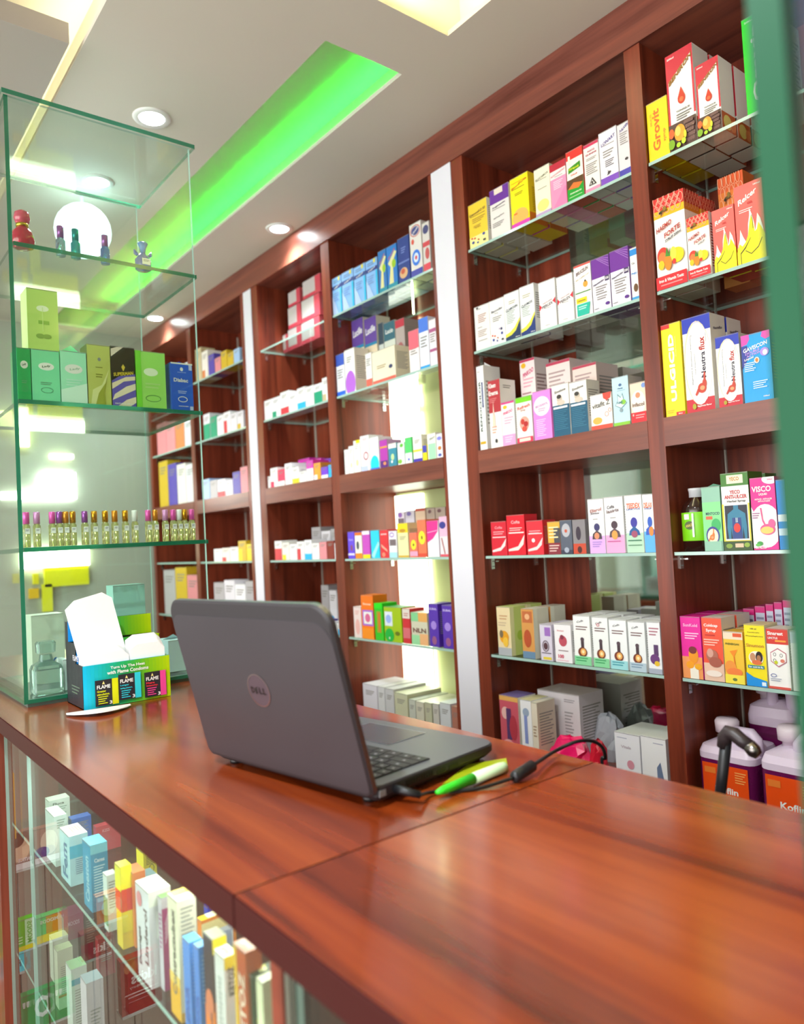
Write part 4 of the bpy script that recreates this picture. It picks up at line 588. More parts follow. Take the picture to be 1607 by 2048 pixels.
row('L', 'D', [('white carton with violet ring on the second layer', 796, 810, .067, .06, 'ece4f0', [('e', .4, .85, .3, .12, '9a6ac0'), ('r', .05, .4, .95, .68, '7a6a70')], {}), ('grey-white carton with rose band, second layer', 812, 830, .069, .06, 'ccc4d0', [band(.1, .4, 'd87a80'), ('e', .4, .85, .25, .1, '7a6aa8')], {}), ('beige carton with red ends, second layer', 832, 852, .073, .06, 'd4b8a0', [band(.88, 1, 'b84a40'), band(.1, .18, 'b84a50')], {}), ('taupe carton on the second layer, left twin', 854, 871, .07, .06, 'a8988c', [('e', .4, .85, .2, .08, '6a4a50')], {}), ('taupe carton on the second layer, right twin', 872, 892, .07, .06, 'a8988c', [('e', .4, .85, .2, .08, '6a4a50')], {})], z=ZL['D']+.0795, yf=1.525, gname='stacked cartons')
simple('L', 'D', [('lower taupe carton carrying %s part of second layer' % n, a, b, .078, 'b0a090', '-', dict(d=.055)) for n, a, b in (('left', 797, 845), ('right', 847, 893))], yf=1.524, gname='lower cartons')
simple('L', 'E', [
 ('slim white carton with rose figure', 709, 724, 1213, 'f4e0dc', '-', dict(ops=[('e', .5, .35, .3, .25, 'f0b8b0'), fine(.85, 3, 'e0a098', .2, .8, .05)])), ('orange carton with violet framed lung picture', 725, 749, 1190, 'ff7a10', '-', dict(top='f07818', side='f07010', ops=[('r', .08, .3, .98, .66, 'a86ad8'), ('r', .18, .34, .88, .62, WHT), ('e', .52, .48, .22, .1, 'e06a9a'), T('Becoas', .5, .8, .66, .05, 'ffe0c0'), band(0, .25, 'ff9410')])), ('bright green carton with orange bar', 751, 768, 1206, '30c820', '-', dict(ops=[('r', .25, .2, .75, .78, 'a8a020'), ('r', .45, .25, .65, .74, 'e0702c'), band(.85, 1, '20e010')])),
 ('lime carton with white label and green drop', 770, 805, 1213, 'a8c810', '-', dict(top='2ca850', ops=[('r', .04, .45, .48, .86, 'e4ecf8'), ('e', .26, .65, .16, .12, 'a0b8f8'), ('e', .28, .18, .26, .2, '10b840'), T('c', .28, .1, .08, .06, WHT), ('e', .75, .25, .14, .06, '6a7a10')])), ('red carton with white head', 807, 822, 1217, 'd83038', '-', dict(ops=[band(.72, 1, 'e8dcd4'), fine(.85, 2, 'c87a70', .2, .8, .06), band(.15, .45, 'e07078')])),
 ('mint and peach carton with dark letters', 824, 857, 1224, 'd8d4bc', '-', dict(ops=[('r', 0, .72, .45, 1, '8ad498'), ('r', .45, .72, 1, 1, 'f0b060'), ('r', .5, 0, 1, .35, 'f4b880'), ('r', 0, 0, .5, .3, 'a0e0a8'), T('NLN', .5, .45, .8, .14, '7a4a40')])), ('violet carton, left of the pair', 860, 879, 1207, '5a34b0', '-', dict(ops=[T('DURAL', .5, .88, .8, .05, 'd8c8f4'), ('e', .5, .5, .3, .1, 'a888e0'), ('e', .5, .15, .25, .1, '9a5a8a')])), ('violet carton, right of the pair', 887, 908, 1210, '5a34b0', '-', dict(ops=[T('DURAL', .5, .88, .8, .05, 'd8c8f4'), ('e', .5, .5, .3, .1, 'a888e0'), ('e', .5, .15, .25, .1, '9a5a8a')])),
], gname='cartons', back=1)
bw = []
for i, (a, b, t, c) in enumerate([(728, 757, 1366, 'ece8f4'), (758, 772, 1372, 'e8e8ec'), (773, 790, 1376, 'dcdce0'), (791, 818, 1384, 'd8d8b8'), (820, 833, 1398, 'd4d8cc'), (834, 850, 1402, 'e0dcc8'), (852, 866, 1404, 'ccccb0'), (868, 880, 1406, 'd8d4cc'), (882, 904, 1404, 'dce0e4'), (906, 921, 1412, 'b87a68')]):
    bw.append(('%s packet, %s in the bottom file row' % (('white', 'white', 'grey', 'cream', 'pale grey', 'cream', 'olive cream', 'beige', 'white', 'rust')[i], ORD[i]), a, b, t, .14, c, [fine(.8, 3, GR, .2, .8, .05)], dict(rot=random.uniform(-.03, .03))))
row('L', 'F', bw, gname='packets', yf=1.47)
# bay right of the narrow pillar
row('K', 'A', [('white and coral carton at %s of stack' % n, a, b, h_, .08, 'cfc6c4', [('r', .7, 0, 1, 1, 'd85060'), ('r', 0, 0, .7, .18, 'd84a5c')], dict(side='d86068', top='e05a68', dz=dz)) for n, a, b, h_, dz in (('the lower left', 556, 575, .075, 0), ('left foot', 577, 602, .085, 0), ('left middle', 577, 602, .085, .0875), ('left top', 577, 600, .06, .1750), ('right foot', 604, 640, .085, 0), ('right middle', 604, 640, .085, .0875), ('right top', 606, 641, .07, .1750))], yf=1.56, gname='coral cartons')
def fill(bay, lev, px0, px1, tops, cols, nm, yf=1.46, dep=.07, **k):
    n = len(cols); ed = [px0+(px1-px0)*i/n for i in range(n+1)]; out = []
    cn = {'f6f4f2': 'white', 'f4f2f6': 'white', 'e8e4ec': 'pale lilac', 'e02c5c': 'crimson', 'd83ab8': 'magenta', '7a3ad8': 'violet', '28b8f0': 'cyan', 'f0a030': 'amber', 'f0d820': 'yellow', '18a078': 'green', 'd83a48': 'red', 'b8b4b8': 'grey', '8a2c20': 'maroon', 'e89098': 'rose', 'c8b890': 'tan', '5a4ab0': 'indigo', 'd8b428': 'gold', 'a8c8f0': 'light blue', 'e08a50': 'orange', 'f0e8e0': 'cream'}
    for i, c in enumerate(cols):
        c, q = c if isinstance(c, tuple) else (c, None)
        d_ = '%s %s, %s along the row' % (cn[c], nm, ORD[i])
        ops = [fine(.84, 3, GR, .15, .85, .06)]
        if q: ops += [('r', 0, 0, .5 if i % 2 else 1, .3 if i % 3 else .6, q)]
        out.append((d_, ed[i]+.4, ed[i+1]-.4, tops[i % len(tops)], dep, c, ops, {}))
    row(bay, lev, out, yf=yf, **k)
fill('K', 'B', 528, 662, [803, 797, 786, 790, 778, 775, 770, 757], ['f6f4f2', ('f4f2f6', '18a078'), ('f6f4f2', 'd83a48'), 'f4f2f6', ('f6f4f2', '28b8f0'), 'f6f4f2', ('f4f2f6', '18a078'), ('f6f4f2', 'c8b890')], 'carton')
fill('K', 'C', 527, 671, [955, 937, 940, 928, 935, 943, 922, 927, 935, 930], ['f6f4f2', ('f6f4f2', 'e02c5c'), ('e02c5c', 'f6f4f2'), 'f4f2f6', ('f6f4f2', 'f0d820'), 'f6f4f2', ('d83ab8', 'f6f4f2'), ('f0a030', 'f6f4f2'), ('7a3ad8', 'f6f4f2'), '28b8f0'], 'carton')
fill('K', 'C', 598, 668, [920, 921, 920], ['d83ab8', 'd83ab8', '7a3ad8'], 'carton in back row', yf=1.56)
fill('K', 'D', 550, 684, [1082, 1085, 1088, 1083, 1080, 1086, 1084, 1082, 1086], [('f6f4f2', 'd83a48'), ('f0e8e0', 'f0d820'), 'f4f2f6', ('f6f4f2', 'd83a48'), ('f4f2f6', '28b8f0'), 'f6f4f2', 'e89098', '8a2c20', 'f4f2f6'], 'carton')
fill('K', 'D', 625, 682, [1055, 1062, 1058], ['b8b4b8', 'e8e4ec', 'b8b4b8'], 'carton in back row', yf=1.56)
fill('K', 'E', 645, 692, [1170, 1180, 1185], ['b8b4b8', ('e8e4ec', '28b8f0'), 'b8b4b8'], 'tall back-row carton', yf=1.58)
fill('K', 'E', 630, 690, [1240, 1245, 1248, 1250], ['5a4ab0', ('f4f2f6', '5a4ab0'), 'f6f4f2', ('f6f4f2', '28b8f0')], 'low carton')
# bays left of the narrow pillar, partly seen through the glass case
fill('J', 'A', 392, 480, [700, 705, 712, 718, 705, 708, 700], ['c8b890', ('f0e8e0', 'e08a50'), '5a4ab0', 'e89098', 'd8b428', 'd8b428', 'a8c8f0'], 'carton')
fill('J', 'B', 408, 488, [830, 835, 833, 826, 828, 824], [('e8e4ec', '18a078'), '18a078', 'f4f2f6', ('f4f2f6', 'd83a48'), 'e8e4ec', ('e8e4ec', 'd8b428')], 'carton')
fill('J', 'C', 405, 497, [960, 962, 960, 962, 945, 935], ['a8c8f0', 'b8b4b8', ('f4f2f6', 'd83a48'), 'e8e4ec', '5a4ab0', 'e89098'], 'carton')
fill('J', 'D', 428, 510, [1098, 1096, 1094, 1082, 1088], ['f4f2f6', ('f0e8e0', 'd83a48'), 'e8e4ec', ('d8b428', 'f0d820'), 'f0d820'], 'carton')
fill('J', 'E', 430, 515, [1165, 1160, 1168, 1162], ['b8b4b8', 'e8e4ec', 'f4f2f6', 'b8b4b8'], 'carton')
fill('I', 'B', 315, 388, [850, 848, 845, 842], ['e89098', 'e89098', 'e08a50', 'e8e4ec'], 'carton')
fill('I', 'C', 320, 392, [925, 930, 930, 930], ['d8b428', '5a4ab0', 'f0e8e0', 'e8e4ec'], 'large carton')
fill('I', 'A', 345, 392, [735, 732, 730], ['c8b890', 'e8e4ec', 'b8b4b8'], 'carton')
fill('I', 'E', 330, 400, [1140, 1135, 1150], ['b8b4b8', 'd8b428', 'e89098'], 'carton')
fill_files()
# ------------------------------------------------------------------ brown bottle, jerrycans and clutter near the glass edge
xb_ = x_at(1378, 1.49, ZL['D'])
t = thing('syrup_bottle', 'dark brown medicine bottle with lime label and silver cap, left end of shelf', 'bottle', (max(xb_, -.858), 1.497, ZL['D']+.0006))
AMB = principled('dark_amber', rgb('2a1410'), .08, spec=.8)
MB().lathe([(.001, 0), (.030, 0), (.033, .004), (.033, .088), (.030, .098), (.016, .113), (.0135, .12), (.0135, .128)], AMB, 28).build('body', t)
MB().lathe([(.0332, .022), (.0334, .0225), (.0334, .082), (.0332, .0825)], '7ed416', 28, caps=False).face((-.012, -.0338, .03), (.022, 0, 0), (0, 0, .05), (0, -1, 0), [('e', .5, .5, .5, .18, '4a5a14'), T('ANACID', .5, .5, .8, .12, 'd8c060', .1), ('r', 0, .75, .5, .98, 'e8ecd8'), ('r', .78, 0, .98, 1, WHT)]).build('label_wrap', t)
MB().lathe([(.0155, .112), (.0155, .128), (.0165, .129), (.0165, .134), (.001, .1345)], 'd4d6da', 24).build('cap', t)
def jerry(label, x, y, z, rz, w_=.122, d=.12, h=.20, txt='Koflin', liq='6a1450', orange=True):
    t = thing('jerrycan', label, 'jerrycan', (x, y, z), rz)
    LQ = P(liq, .25); PL = P('e6d4ea', .35)
    def ring(wx, dy, cy_=0): return arc_rect(wx, dy, .018, 3, 0, cy_)
    m = MB(); prof = [(0, w_-.01, d-.01, 0), (.006, w_, d, 0), (h*.62, w_, d, 0), (h*.62+.001, w_, d, 0), (h*.70, w_, d, 0), (h*.78, w_*.93, d*.9, 0), (h*.83, w_*.55, d*.45, 0), (h*.84, w_*.4, d*.4, 0)]
    rs = [ring(a, b, c) for _, a, b, c in prof]; n = len(rs[0])
    for i in range(len(prof)-1):
        m.add([(p[0], p[1], prof[i+k][0]) for k in (0, 1) for p in rs[i+k]], [(j, (j+1) % n, n+(j+1) % n, n+j) for j in range(n)], LQ if i < 3 else PL, True)
    m.add([(p[0], p[1], 0) for p in rs[0]], [tuple(range(n))[::-1]], LQ); m.add([(p[0], p[1], prof[-1][0]) for p in rs[-1]], [tuple(range(n))], PL)
    m.build('body', t)
    MB().tube([(w_*.02, -.02, h*.76), (w_*.02, -.02, h*.90), (w_*.08, -.02, h*.965), (w_*.34, -.02, h*.965), (w_*.42, -.02, h*.90), (w_*.44, -.02, h*.72)], .0115, PL, 10).build('handle', t)
    MB().lathe([(.016, 0), (.016, .012), (.024, .012), (.025, .034), (.021, .04), (.001, .041)], 'f0e0e8', 20, (-w_*.22, .01, h*.82)).build('cap', t)
    if orange: MB().face((-w_*.40, -d/2-.0006, h*.08), (w_*.80, 0, 0), (0, 0, h*.50), (0, -1, 0), [band(0, 1, 'f4500c'), T(txt, .52, .38, .5, .16, WHT), T('Cough Mixture', .55, .25, .4, .05, 'f8d0a0'), ('l', .72, .96, .86, 5, .06, 'f8b060'), ('r', .05, .75, .3, .9, 'f08030')]).build('label_panel', t)
    return t
zf = ZL['F']+.0006
J1 = (x_at(1391, 1.47, .80)+x_at(1503, 1.47, .80))/2
jerry('purple jerrycan with orange label, partly behind black stick handle', J1, 1.535, zf, 0, h=z_at(J1, 1.50, 1466)-zf+.008)
J2 = x_at(1510, 1.45, .80)+.064
jerry('purple jerrycan with orange label and white lettering, beside green glass edge', J2, 1.518, zf, 0, h=z_at(J2, 1.48, 1482)-zf+.008)
jerry('plain jerrycan standing behind the gap between the orange-labelled ones', J1+.035, 1.644, zf, 0, h=.25, w_=.10, d=.085, orange=False)
jerry('dim jerrycan at the back right, cut by the glass edge', J1+.150, 1.644, zf, 0, h=.26, d=.085, w_=.11, orange=False)
# black stick with a curved handle leaning behind the worktop
t = thing('walking_stick', 'black stick with curved grey-tipped handle rising behind the worktop', 'stick', (-.535, .95, 0))
pb, pm, pt_ = onY(1440, 1585, .95), onY(1450, 1465, .95), onY(1508, 1503, .95)
o_ = Vector((-.535, .95, 0)); low = pb+(pb-pm)*7.2; low.z = .012
MB().tube([low-o_, pb-o_, pm-o_+Vector((0, 0, -.012))], .0072, '1c1a1e', 12).build('shaft', t)
up_ = [pm+Vector((-.004, 0, -.02)), pm+Vector((-.001, 0, -.006)), pm+Vector((.004, 0, .001)), pm+Vector((.012, 0, .0)), (pm+pt_)/2+Vector((.003, 0, .002)), pt_+Vector((-.006, 0, .006))]
MB().tube([p-o_ for p in up_], [.0085, .0095, .0095, .0095, .009, .0085], '33282a', 12).build('handle', t)
MB().tube([pt_-o_+Vector((-.007, 0, .007)), pt_-o_, pt_-o_+Vector((.005, 0, -.004))], [.009, .0095, .006], P('8a8480', .3, 1), 12).build('tip', t)
# plastic bags on the bottom board
def bag(label, c0, c1, zz, h, col, sd):
    rnd = random.Random(sd); n, k = 14, 7; vs = []
    for j in range(k):
        v = j/(k-1); r = math.cos(v*PI/2)**.55
        for i in range(n):
            a = 2*PI*i/n; q = r*(1+rnd.uniform(-.16, .16)); vs.append((c0[0]*q*math.cos(a), c0[1]*q*math.sin(a), h*math.sin(v*PI/2)*(1+rnd.uniform(-.12, .12)) if j else 0))
    fs = [(j*n+i, j*n+(i+1) % n, (j+1)*n+(i+1) % n, (j+1)*n+i) for j in range(k-1) for i in range(n)]+[tuple(range(n))[::-1], tuple(range((k-1)*n, k*n))]
    m = MB(); m.add(vs, fs, P(col, .2)); o = m.build('plastic_bag', loc=(c1[0], c1[1], zz)); tag(o, label, 'plastic bag')
bx = x_at(1140, 1.49, .74)
bag('crumpled hot pink plastic bag on the bottom board behind the worktop', (.062, .032), (bx, 1.495, 0), zf, z_at(bx, 1.49, 1474)-zf, 'f01868', 3)
bag('small crumpled red plastic bag beside the white bottom cartons', (.022, .026), (x_at(1203, 1.49, .72)-.003, 1.485, 0), zf, .085, 'd01c34', 8)
bag('crumpled pale grey plastic bag lying behind the hot pink bag', (.04, .035), (x_at(1190, 1.60, .72)+.03, 1.625, 0), zf, .11, 'b8bcc4', 5)
# ================================================================== LAPTOP
A, B = onZ(424, 1513, 1.008), onZ(752, 1606, 1.008); hv = (B-A); LW = hv.length; hv.z = 0; yaw = math.atan2(hv.y, hv.x)
t = thing('laptop', 'open dark grey laptop seen from behind its lid, standing on the worktop', 'laptop', ((A.x+B.x)/2, (A.y+B.y)/2, 1.0), yaw)
G1 = principled('laptop_lid_anodised', rgb('4a454a'), .42, .5); G2 = principled('laptop_black_rubber', rgb('2c282c'), .5); G3 = principled('laptop_deck', rgb('6c7076'), .38, .5)
nt = G1.node_tree; nz = nt.nodes.new('ShaderNodeTexNoise'); nz.inputs['Scale'].default_value = 7; nz.inputs['Detail'].default_value = 5; mr = nt.nodes.new('ShaderNodeMapRange'); mr.inputs[3].default_value = .34; mr.inputs[4].default_value = .56
tcn = nt.nodes.new('ShaderNodeTexCoord'); nt.links.new(tcn.outputs['Object'], nz.inputs[0]); nt.links.new(nz.outputs[0], mr.inputs[0]); nt.links.new(mr.outputs[0], nt.nodes['Principled BSDF'].inputs['Roughness'])
hw = LW/2; BD = .232
# base: outline in plan with rounded front corners, wedge thickness
def base_ring(z, ins):
    pts = arc_rect(LW-2*ins, BD-2*ins, .02, 6, 0, BD/2+.004, rr=[.008, .026, .026, .008]); return [(x, y, z(x, y) if callable(z) else z) for x, y in pts]
zt_ = lambda x, y: .0245-.003*y/BD
m = MB(); rings = [base_ring(.0055, .006), base_ring(lambda x, y: .012, .0), base_ring(lambda x, y: zt_(x, y)-.002, .0), base_ring(lambda x, y: zt_(x, y), .0015)]; n = len(rings[0])
for i in range(3): m.add(rings[i]+rings[i+1], [(j, (j+1) % n, n+(j+1) % n, n+j) for j in range(n)], G2, True)
m.add(rings[0], [tuple(range(n))[::-1]], G2); m.add(rings[3], [tuple(range(n))], G3)
m.build('base', t)
part = t
kx0, kx1, ky0, ky1 = -hw+.022, hw-.022, .022, .118
zz = lambda y: .0247-.003*y/BD
w = MB().box(kx0, ky0, .0185, kx1, ky1, .0244, principled('keyboard_well', rgb('121114'), .6)); kb = w.build('keyboard', t)
KM = principled('key_black', rgb('1b1a1e'), .45)
kk = MB(); rh = (ky1-ky0)/6
for r_ in range(6):
    n_ = [15, 14, 14, 13, 12, 9][r_]; y0_ = ky1-(6-r_)*rh if False else ky0+r_*rh   # rows run from the hinge towards the user
    wd = [1]*n_
    if r_ == 5: wd = [1, 1, 1, 1, 5, 1, 1, 1, 1]
    if r_ in (1, 2, 3): wd[-1] = 1.7
    if r_ == 3: wd[0] = 1.8
    if r_ == 4: wd[0] = 2.2; wd[-1] = 2.4
    tot = sum(wd); xx = kx1
    for q in wd:
        k_ = (kx1-kx0)*q/tot; xx -= k_; z_ = zz(y0_)
        a, b, c, d = xx+.0012, y0_+.0012, xx+k_-.0012, y0_+rh-.0012
        kk.box(a, b, z_-.001, c, d, z_+.0012, KM); kk.add([((a+c)/2-.002, (b+d)/2-.002, z_+.00125), ((a+c)/2+.002, (b+d)/2-.002, z_+.00125), ((a+c)/2+.002, (b+d)/2+.0018, z_+.00125), ((a+c)/2-.0014, (b+d)/2+.0018, z_+.00125)], [(0, 1, 2, 3)], '8c8a90')
kk.build('keys', kb)
m = MB(); zt2 = lambda y: .0246-.003*y/BD
def flat(x0, y0, x1, y1, mat_, e=.0003): m.add([(x0, y0, zt2(y0)+e), (x1, y0, zt2(y0)+e), (x1, y1, zt2(y1)+e), (x0, y1, zt2(y1)+e)], [(0, 1, 2, 3)], mat_)
flat(-.062, .136, .052, .214, P('9aa0a8', .3, .6)); flat(-.0605, .1375, .0505, .2125, principled('touchpad', rgb('4c5056'), .25, .3), .0005); m.build('touchpad', t)
m = MB(); flat(hw-.045, .012, hw-.022, .020, P('c8ccc8', .3, .8)); m.build('sticker', t)
m = MB()
for k in range(11): m.box(hw-.0008, .050+k*.0045, .0125, hw+.0004, .0525+k*.0045, .0195, '08080a')
m.build('vent', t)
m = MB(); m.box(hw-.001, .105, .011, hw+.0004, .121, .0175, '0a0a0c').box(hw-.001, .128, .011, hw+.0004, .146, .017, '0a0a0c').box(hw-.001, .006, .012, hw+.0003, .016, .019, '8a8c90'); m.build('ports', t)
m = MB()
for sx in (-1, 1):
    for yy in (.02, .215): MB().lathe([(.009, 0), (.009, .0058)], '161416', 14, (sx*(hw-.03), yy, 0)).build('foot', t)
MB().tube([(-hw+.03, .006, .0225), (hw-.03, .006, .0225)], .0062, G2, 12).build('hinge', t)
# lid, tilted back towards the customer side
TH = math.radians(104.5); LH = .2285
lid = bpy.data.objects.new('lid', None); COL.objects.link(lid); lid.parent = t; lid.location = (0, .002, .0135); lid.rotation_euler = (TH-PI/2+0, 0, 0)
def lid_pt(x, u, o_): return (x, o_, u)      # u up the lid, o_ < 0 towards the back
out = [(x, y+LH/2) for x, y in arc_rect(LW, LH, .02, 7, rr=[.010, .026, .022, .010])]
m = MB(); n = len(out)
def lring(ins, oy): 
    return [((x)*(1-ins*2/LW), oy, (y-LH/2)*(1-ins*2/LH)+LH/2) for x, y in out]
rg = [lring(.0, .003), lring(.0, -.003), lring(.0025, -.0058)]
lm = [G2, G2]
for i in range(2): m.add(rg[i]+rg[i+1], [(j, (j+1) % n, n+(j+1) % n, n+j) for j in range(n)], [P('7a7a80', .3, .8), G2][i], True)
m.add(rg[0], [tuple(range(n))], G2); m.add(rg[2], [tuple(range(n))[::-1]], G2)
lid_mesh = m.build('lid_shell', lid)
pan = [((x)*.985, -.0064, (y)*1) for x, y in [(a, b+LH/2*0+.004) for a, b in [(x, y+(LH-.022)/2) for x, y in arc_rect(LW, LH-.026, .02, 7, rr=[.008, .028, .02, .008])]]]
m = MB(); pn = len(pan); m.add(pan+[(x, -.0050, z) for x, _, z in pan], [tuple(range(pn))[::-1]]+[(j, pn+j, pn+(j+1) % pn, (j+1) % pn) for j in range(pn)], G1); m.build('lid_panel', lid)
m = MB(); cz = LH*.50; LOGO = P('4a3a42', .5, .1)
m.add([(.0205*math.cos(a*PI/20), -.0067, cz+.0205*math.sin(a*PI/20)) for a in range(40)], [tuple(range(40))], LOGO)
m.add([(r_*math.cos(a*PI/20), -.0070, cz+r_*math.sin(a*PI/20)) for r_ in (.0218, .0203) for a in range(40)], [(a, (a+1) % 40, 40+(a+1) % 40, 40+a) for a in range(40)], P('a89aa0', .25, .9))
m.face((-.02, -.0069, cz-.02), (.04, 0, 0), (0, 0, .04), (0, -1, 0), [T('D', .2, .5, .16, .22, '0c0808'), T('E', .40, .5, .13, .2, '0c0808', .5), T('L', .60, .5, .12, .22, '0c0808'), T('L', .79, .5, .12, .22, '0c0808')])
part_label(m.build('maker_badge', lid), 'round brown badge with raised ring')
m = MB(); m.add([(x*.93, .0034, (z-LH/2)*.9+LH/2) for x, _, z in rg[0]], [tuple(range(n))], principled('screen_black', rgb('0a0a0c'), .1)); m.build('screen', lid)
# power cable, plug at the right side, choke and arc behind the counter
Lw = lambda x, y, z: Vector((x*math.cos(yaw)-y*math.sin(yaw)+t.location.x, x*math.sin(yaw)+y*math.cos(yaw)+t.location.y, 1.0+z))
t2 = thing('power_cable', 'black laptop power cable with ferrite bead, arching over the worktop back edge', 'cable', (t.location.x, t.location.y, 1.0)); oo = Vector(t2.location)
p0 = Lw(hw+.0006, .030, .0155); p1 = Lw(hw+.030, .040, .011)
c1 = onZ(868, 1584, 1.004); bead0 = onZ(1026, 1556, 1.007); bead1 = onZ(1066, 1530, 1.012)
MB().tube([p0-oo, (p0*.6+p1*.4)-oo, p1-oo], [.0048, .0048, .0040], '101014', 12).build('plug', t2)
def spl(ps, n=10):
    out = []
    for i in range(len(ps)-1):
        a = ps[max(i-1, 0)]; b = ps[i]; c = ps[i+1]; d = ps[min(i+2, len(ps)-1)]
        for k in range(n): u = k/n; out.append(.5*((2*b)+(c-a)*u+(2*a-5*b+4*c-d)*u*u+(3*b-a-3*c+d)*u**3))
    return out+[ps[-1]]
mid = onZ(950, 1578, 1.0026)
MB().tube([p-oo for p in spl([p1, c1, mid, bead0])], .0022, '141316', 8).build('cord', t2)
MB().tube([bead0-oo, bead0.lerp(bead1, .06)-oo, bead0.lerp(bead1, .94)-oo, bead1-oo], [.0045, .0072, .0072, .0045], '1c1b1f', 14).build('ferrite_bead', t2)
arc = [bead1, onY(1110, 1502, .77), onY(1150, 1484, .80), onY(1183, 1482, .83), onY(1203, 1494, .85), onY(1210, 1515, .86), onY(1210, 1560, .86), Vector((-.60, .87, .7)), Vector((-.62, .90, .3)), Vector((-.66, .95, .004))]
MB().tube([p-oo for p in spl(arc)], .0024, '141316', 8).build('cord', t2)
# marker and note pad under the laptop's right side
a, b = onZ(872, 1578, 1.014), onZ(1010, 1526, 1.011)
nrm = (b-a).normalized(); q = MB(); oo = Vector((a.x, a.y, 1.0014))
pd = [onZ(885, 1572, 1), onZ(1016, 1541, 1), onZ(1012, 1520, 1), onZ(935, 1533, 1)]
pm_ = MB().prism([(p.x-oo.x, p.y-oo.y) for p in pd], -.0009, .0012, 'a8b414'); tag(pm_.build('note_pad', loc=oo), 'yellow-green paper pad lying beside the laptop under the green marker', 'note pad')
t3 = thing('marker', 'light green marker pen resting on the yellow-green pad beside laptop', 'marker', (a.x, a.y, 1.003))
o3 = Vector(t3.location); ax = lambda s: a.lerp(b, s)-o3-Vector((0, 0, .004))
MB().tube([ax(0), ax(.08), ax(.5)], [.0022, .0045, .0066], '3ae030', 14).build('barrel', t3)
part_label(MB().tube([ax(.5), ax(.92), ax(.98), ax(1.0)], [.0066, .0068, .006, .003], 'd8f8c8', 14).build('cap', t3), 'pale whitish green cap')
# ================================================================== CONDOM DISPENSER BOX (in front of the glass case)
fx = -1.535; ya, yb = y_at(168, fx, 1.0), y_at(340, fx, 1.0); W3 = yb-ya
t = thing('dispenser_box', 'open cardboard dispenser of blue-green-lime colours full of white packets', 'dispenser box', (fx, ya, 1.0006), PI/2-.0)
t.rotation_euler.z = PI/2
# local x -> world +y, local -y -> world +x
hF = .084; dp = .115
blk = '2c2a30'
m = MB(); m.box(0, 0, 0, W3, .002, hF, '10b8d8'); gk = [(0x10, 0xc4, 0xec), (0x12, 0xb8, 0xa8), (0x2c, 0xb0, 0x58), (0x80, 0xc4, 0x1c), (0xb8, 0xd8, 0)]; NG = 24
gr = ['%02x%02x%02x' % tuple(int(gk[int(v)][k]*(1-v % 1)+gk[min(4, int(v)+1)][k]*(v % 1)) for k in range(3)) for v in [4*i/(NG-1) for i in range(NG)]]
ops = [('r', i/NG, 0, (i+1)/NG, 1, c) for i, c in enumerate(gr)]
pk = []
for u, v, c, tt in ((.12, .04, 'e0e010', ('Greater', 'stimulation.')), (.38, .10, '30d0e0', ('Longer', 'lasting pleasure.')), (.68, .06, 'f04898', ('More', 'intensity.'))):
    hh = .60
    pk += [('r', u, v, u+.26, v+hh, blk), ('r', u+.19, v, u+.26, v+hh, c), ('p', [(u+.08, v+hh-.10), (u+.095, v+hh-.03), (u+.11, v+hh-.10)], 'f8e890'), T('FLAME', u+.095, v+hh-.16, .15, .085, WHT), T(tt[0], u+.07, v+.34, .1, .05, c if c != 'f04898' else 'f03848'), T(tt[1], u+.09, v+.27, .14, .05, c if c != 'f04898' else 'f03848'), ('l', u+.03, u+.14, .20+v, 4, .05, c), T('3', u+.17, v+.06, .03, .08, WHT)]
m.face((0, 0, 0), (W3, 0, 0), (0, 0, hF), (0, -1, 0), ops+[T('Turn Up The Heat', .5, .88, .40, .085, WHT), T('with Flame Condoms', .5, .78, .48, .085, WHT)]+pk)
part_label(m.build('front_panel', t), 'front printed with packs on a cyan to lime band')
sideP = [(0, 0), (dp, 0), (dp, .165), (dp-.02, .165), (dp-.02, .125), (.045, .125), (.045, .085), (0, hF)]
m = MB(); m.prism([(a, b) for a, b in sideP], 0, .0015, blk, 'x'); m.face((-.0001, dp*.75, 0), (0, -dp*.7, 0), (0, 0, .16), (-1, 0, 0), [T('FLAME', .5, .6, .45, .07, 'c8c8d0'), ('l', .1, .8, .24, 3, .04, '5a6a5a')]); m.build('side_panel', t)
MB().prism(sideP, W3-.0015, W3, '9ac010', 'x').build('side_panel', t)
MB().box(0, dp-.002, 0, W3, dp, .165, blk).build('rear_panel', t)
MB().box(0, 0, 0, W3, dp, .0015, blk).build('bottom', t)
m = MB()
for i, c in enumerate(gr): m.box(W3*i/NG, .045, .085, W3*(i+1)/NG, .0465, .126, c if i > 5 else '0a90e8')
m.build('step_panel', t); m = MB()
for i, c in enumerate(gr): m.box(W3*i/NG, dp-.021, .125, W3*(i+1)/NG, dp-.0195, .166, c if i > 5 else '0a90e8')
m.build('step_panel', t)
def packet(label, x, y, z, w_, h, tilt=0, lean=0, cut=.012, col='ffffff', g='white packets standing in the dispenser'):
    q = MB(); pl = [(-w_/2, 0), (w_/2, 0), (w_/2, h-cut), (w_/2-cut, h), (-w_/2+cut*1.3, h), (-w_/2, h-cut*.8)]; q.prism(pl, -.0012, .0012, col, 'y')
    o = q.build('paper_packet'); o.matrix_world = Matrix.Translation(Vector((fx, ya, 1.0006))) @ Matrix.Rotation(PI/2, 4, 'Z') @ Matrix.Translation(Vector((x, y, z))) @ Matrix.Rotation(lean, 4, 'X') @ Matrix.Rotation(tilt, 4, 'Y'); tag(o, label, 'packet', g)
nx_ = ['frontmost', 'second', 'third', 'fourth', 'fifth', 'rearmost']
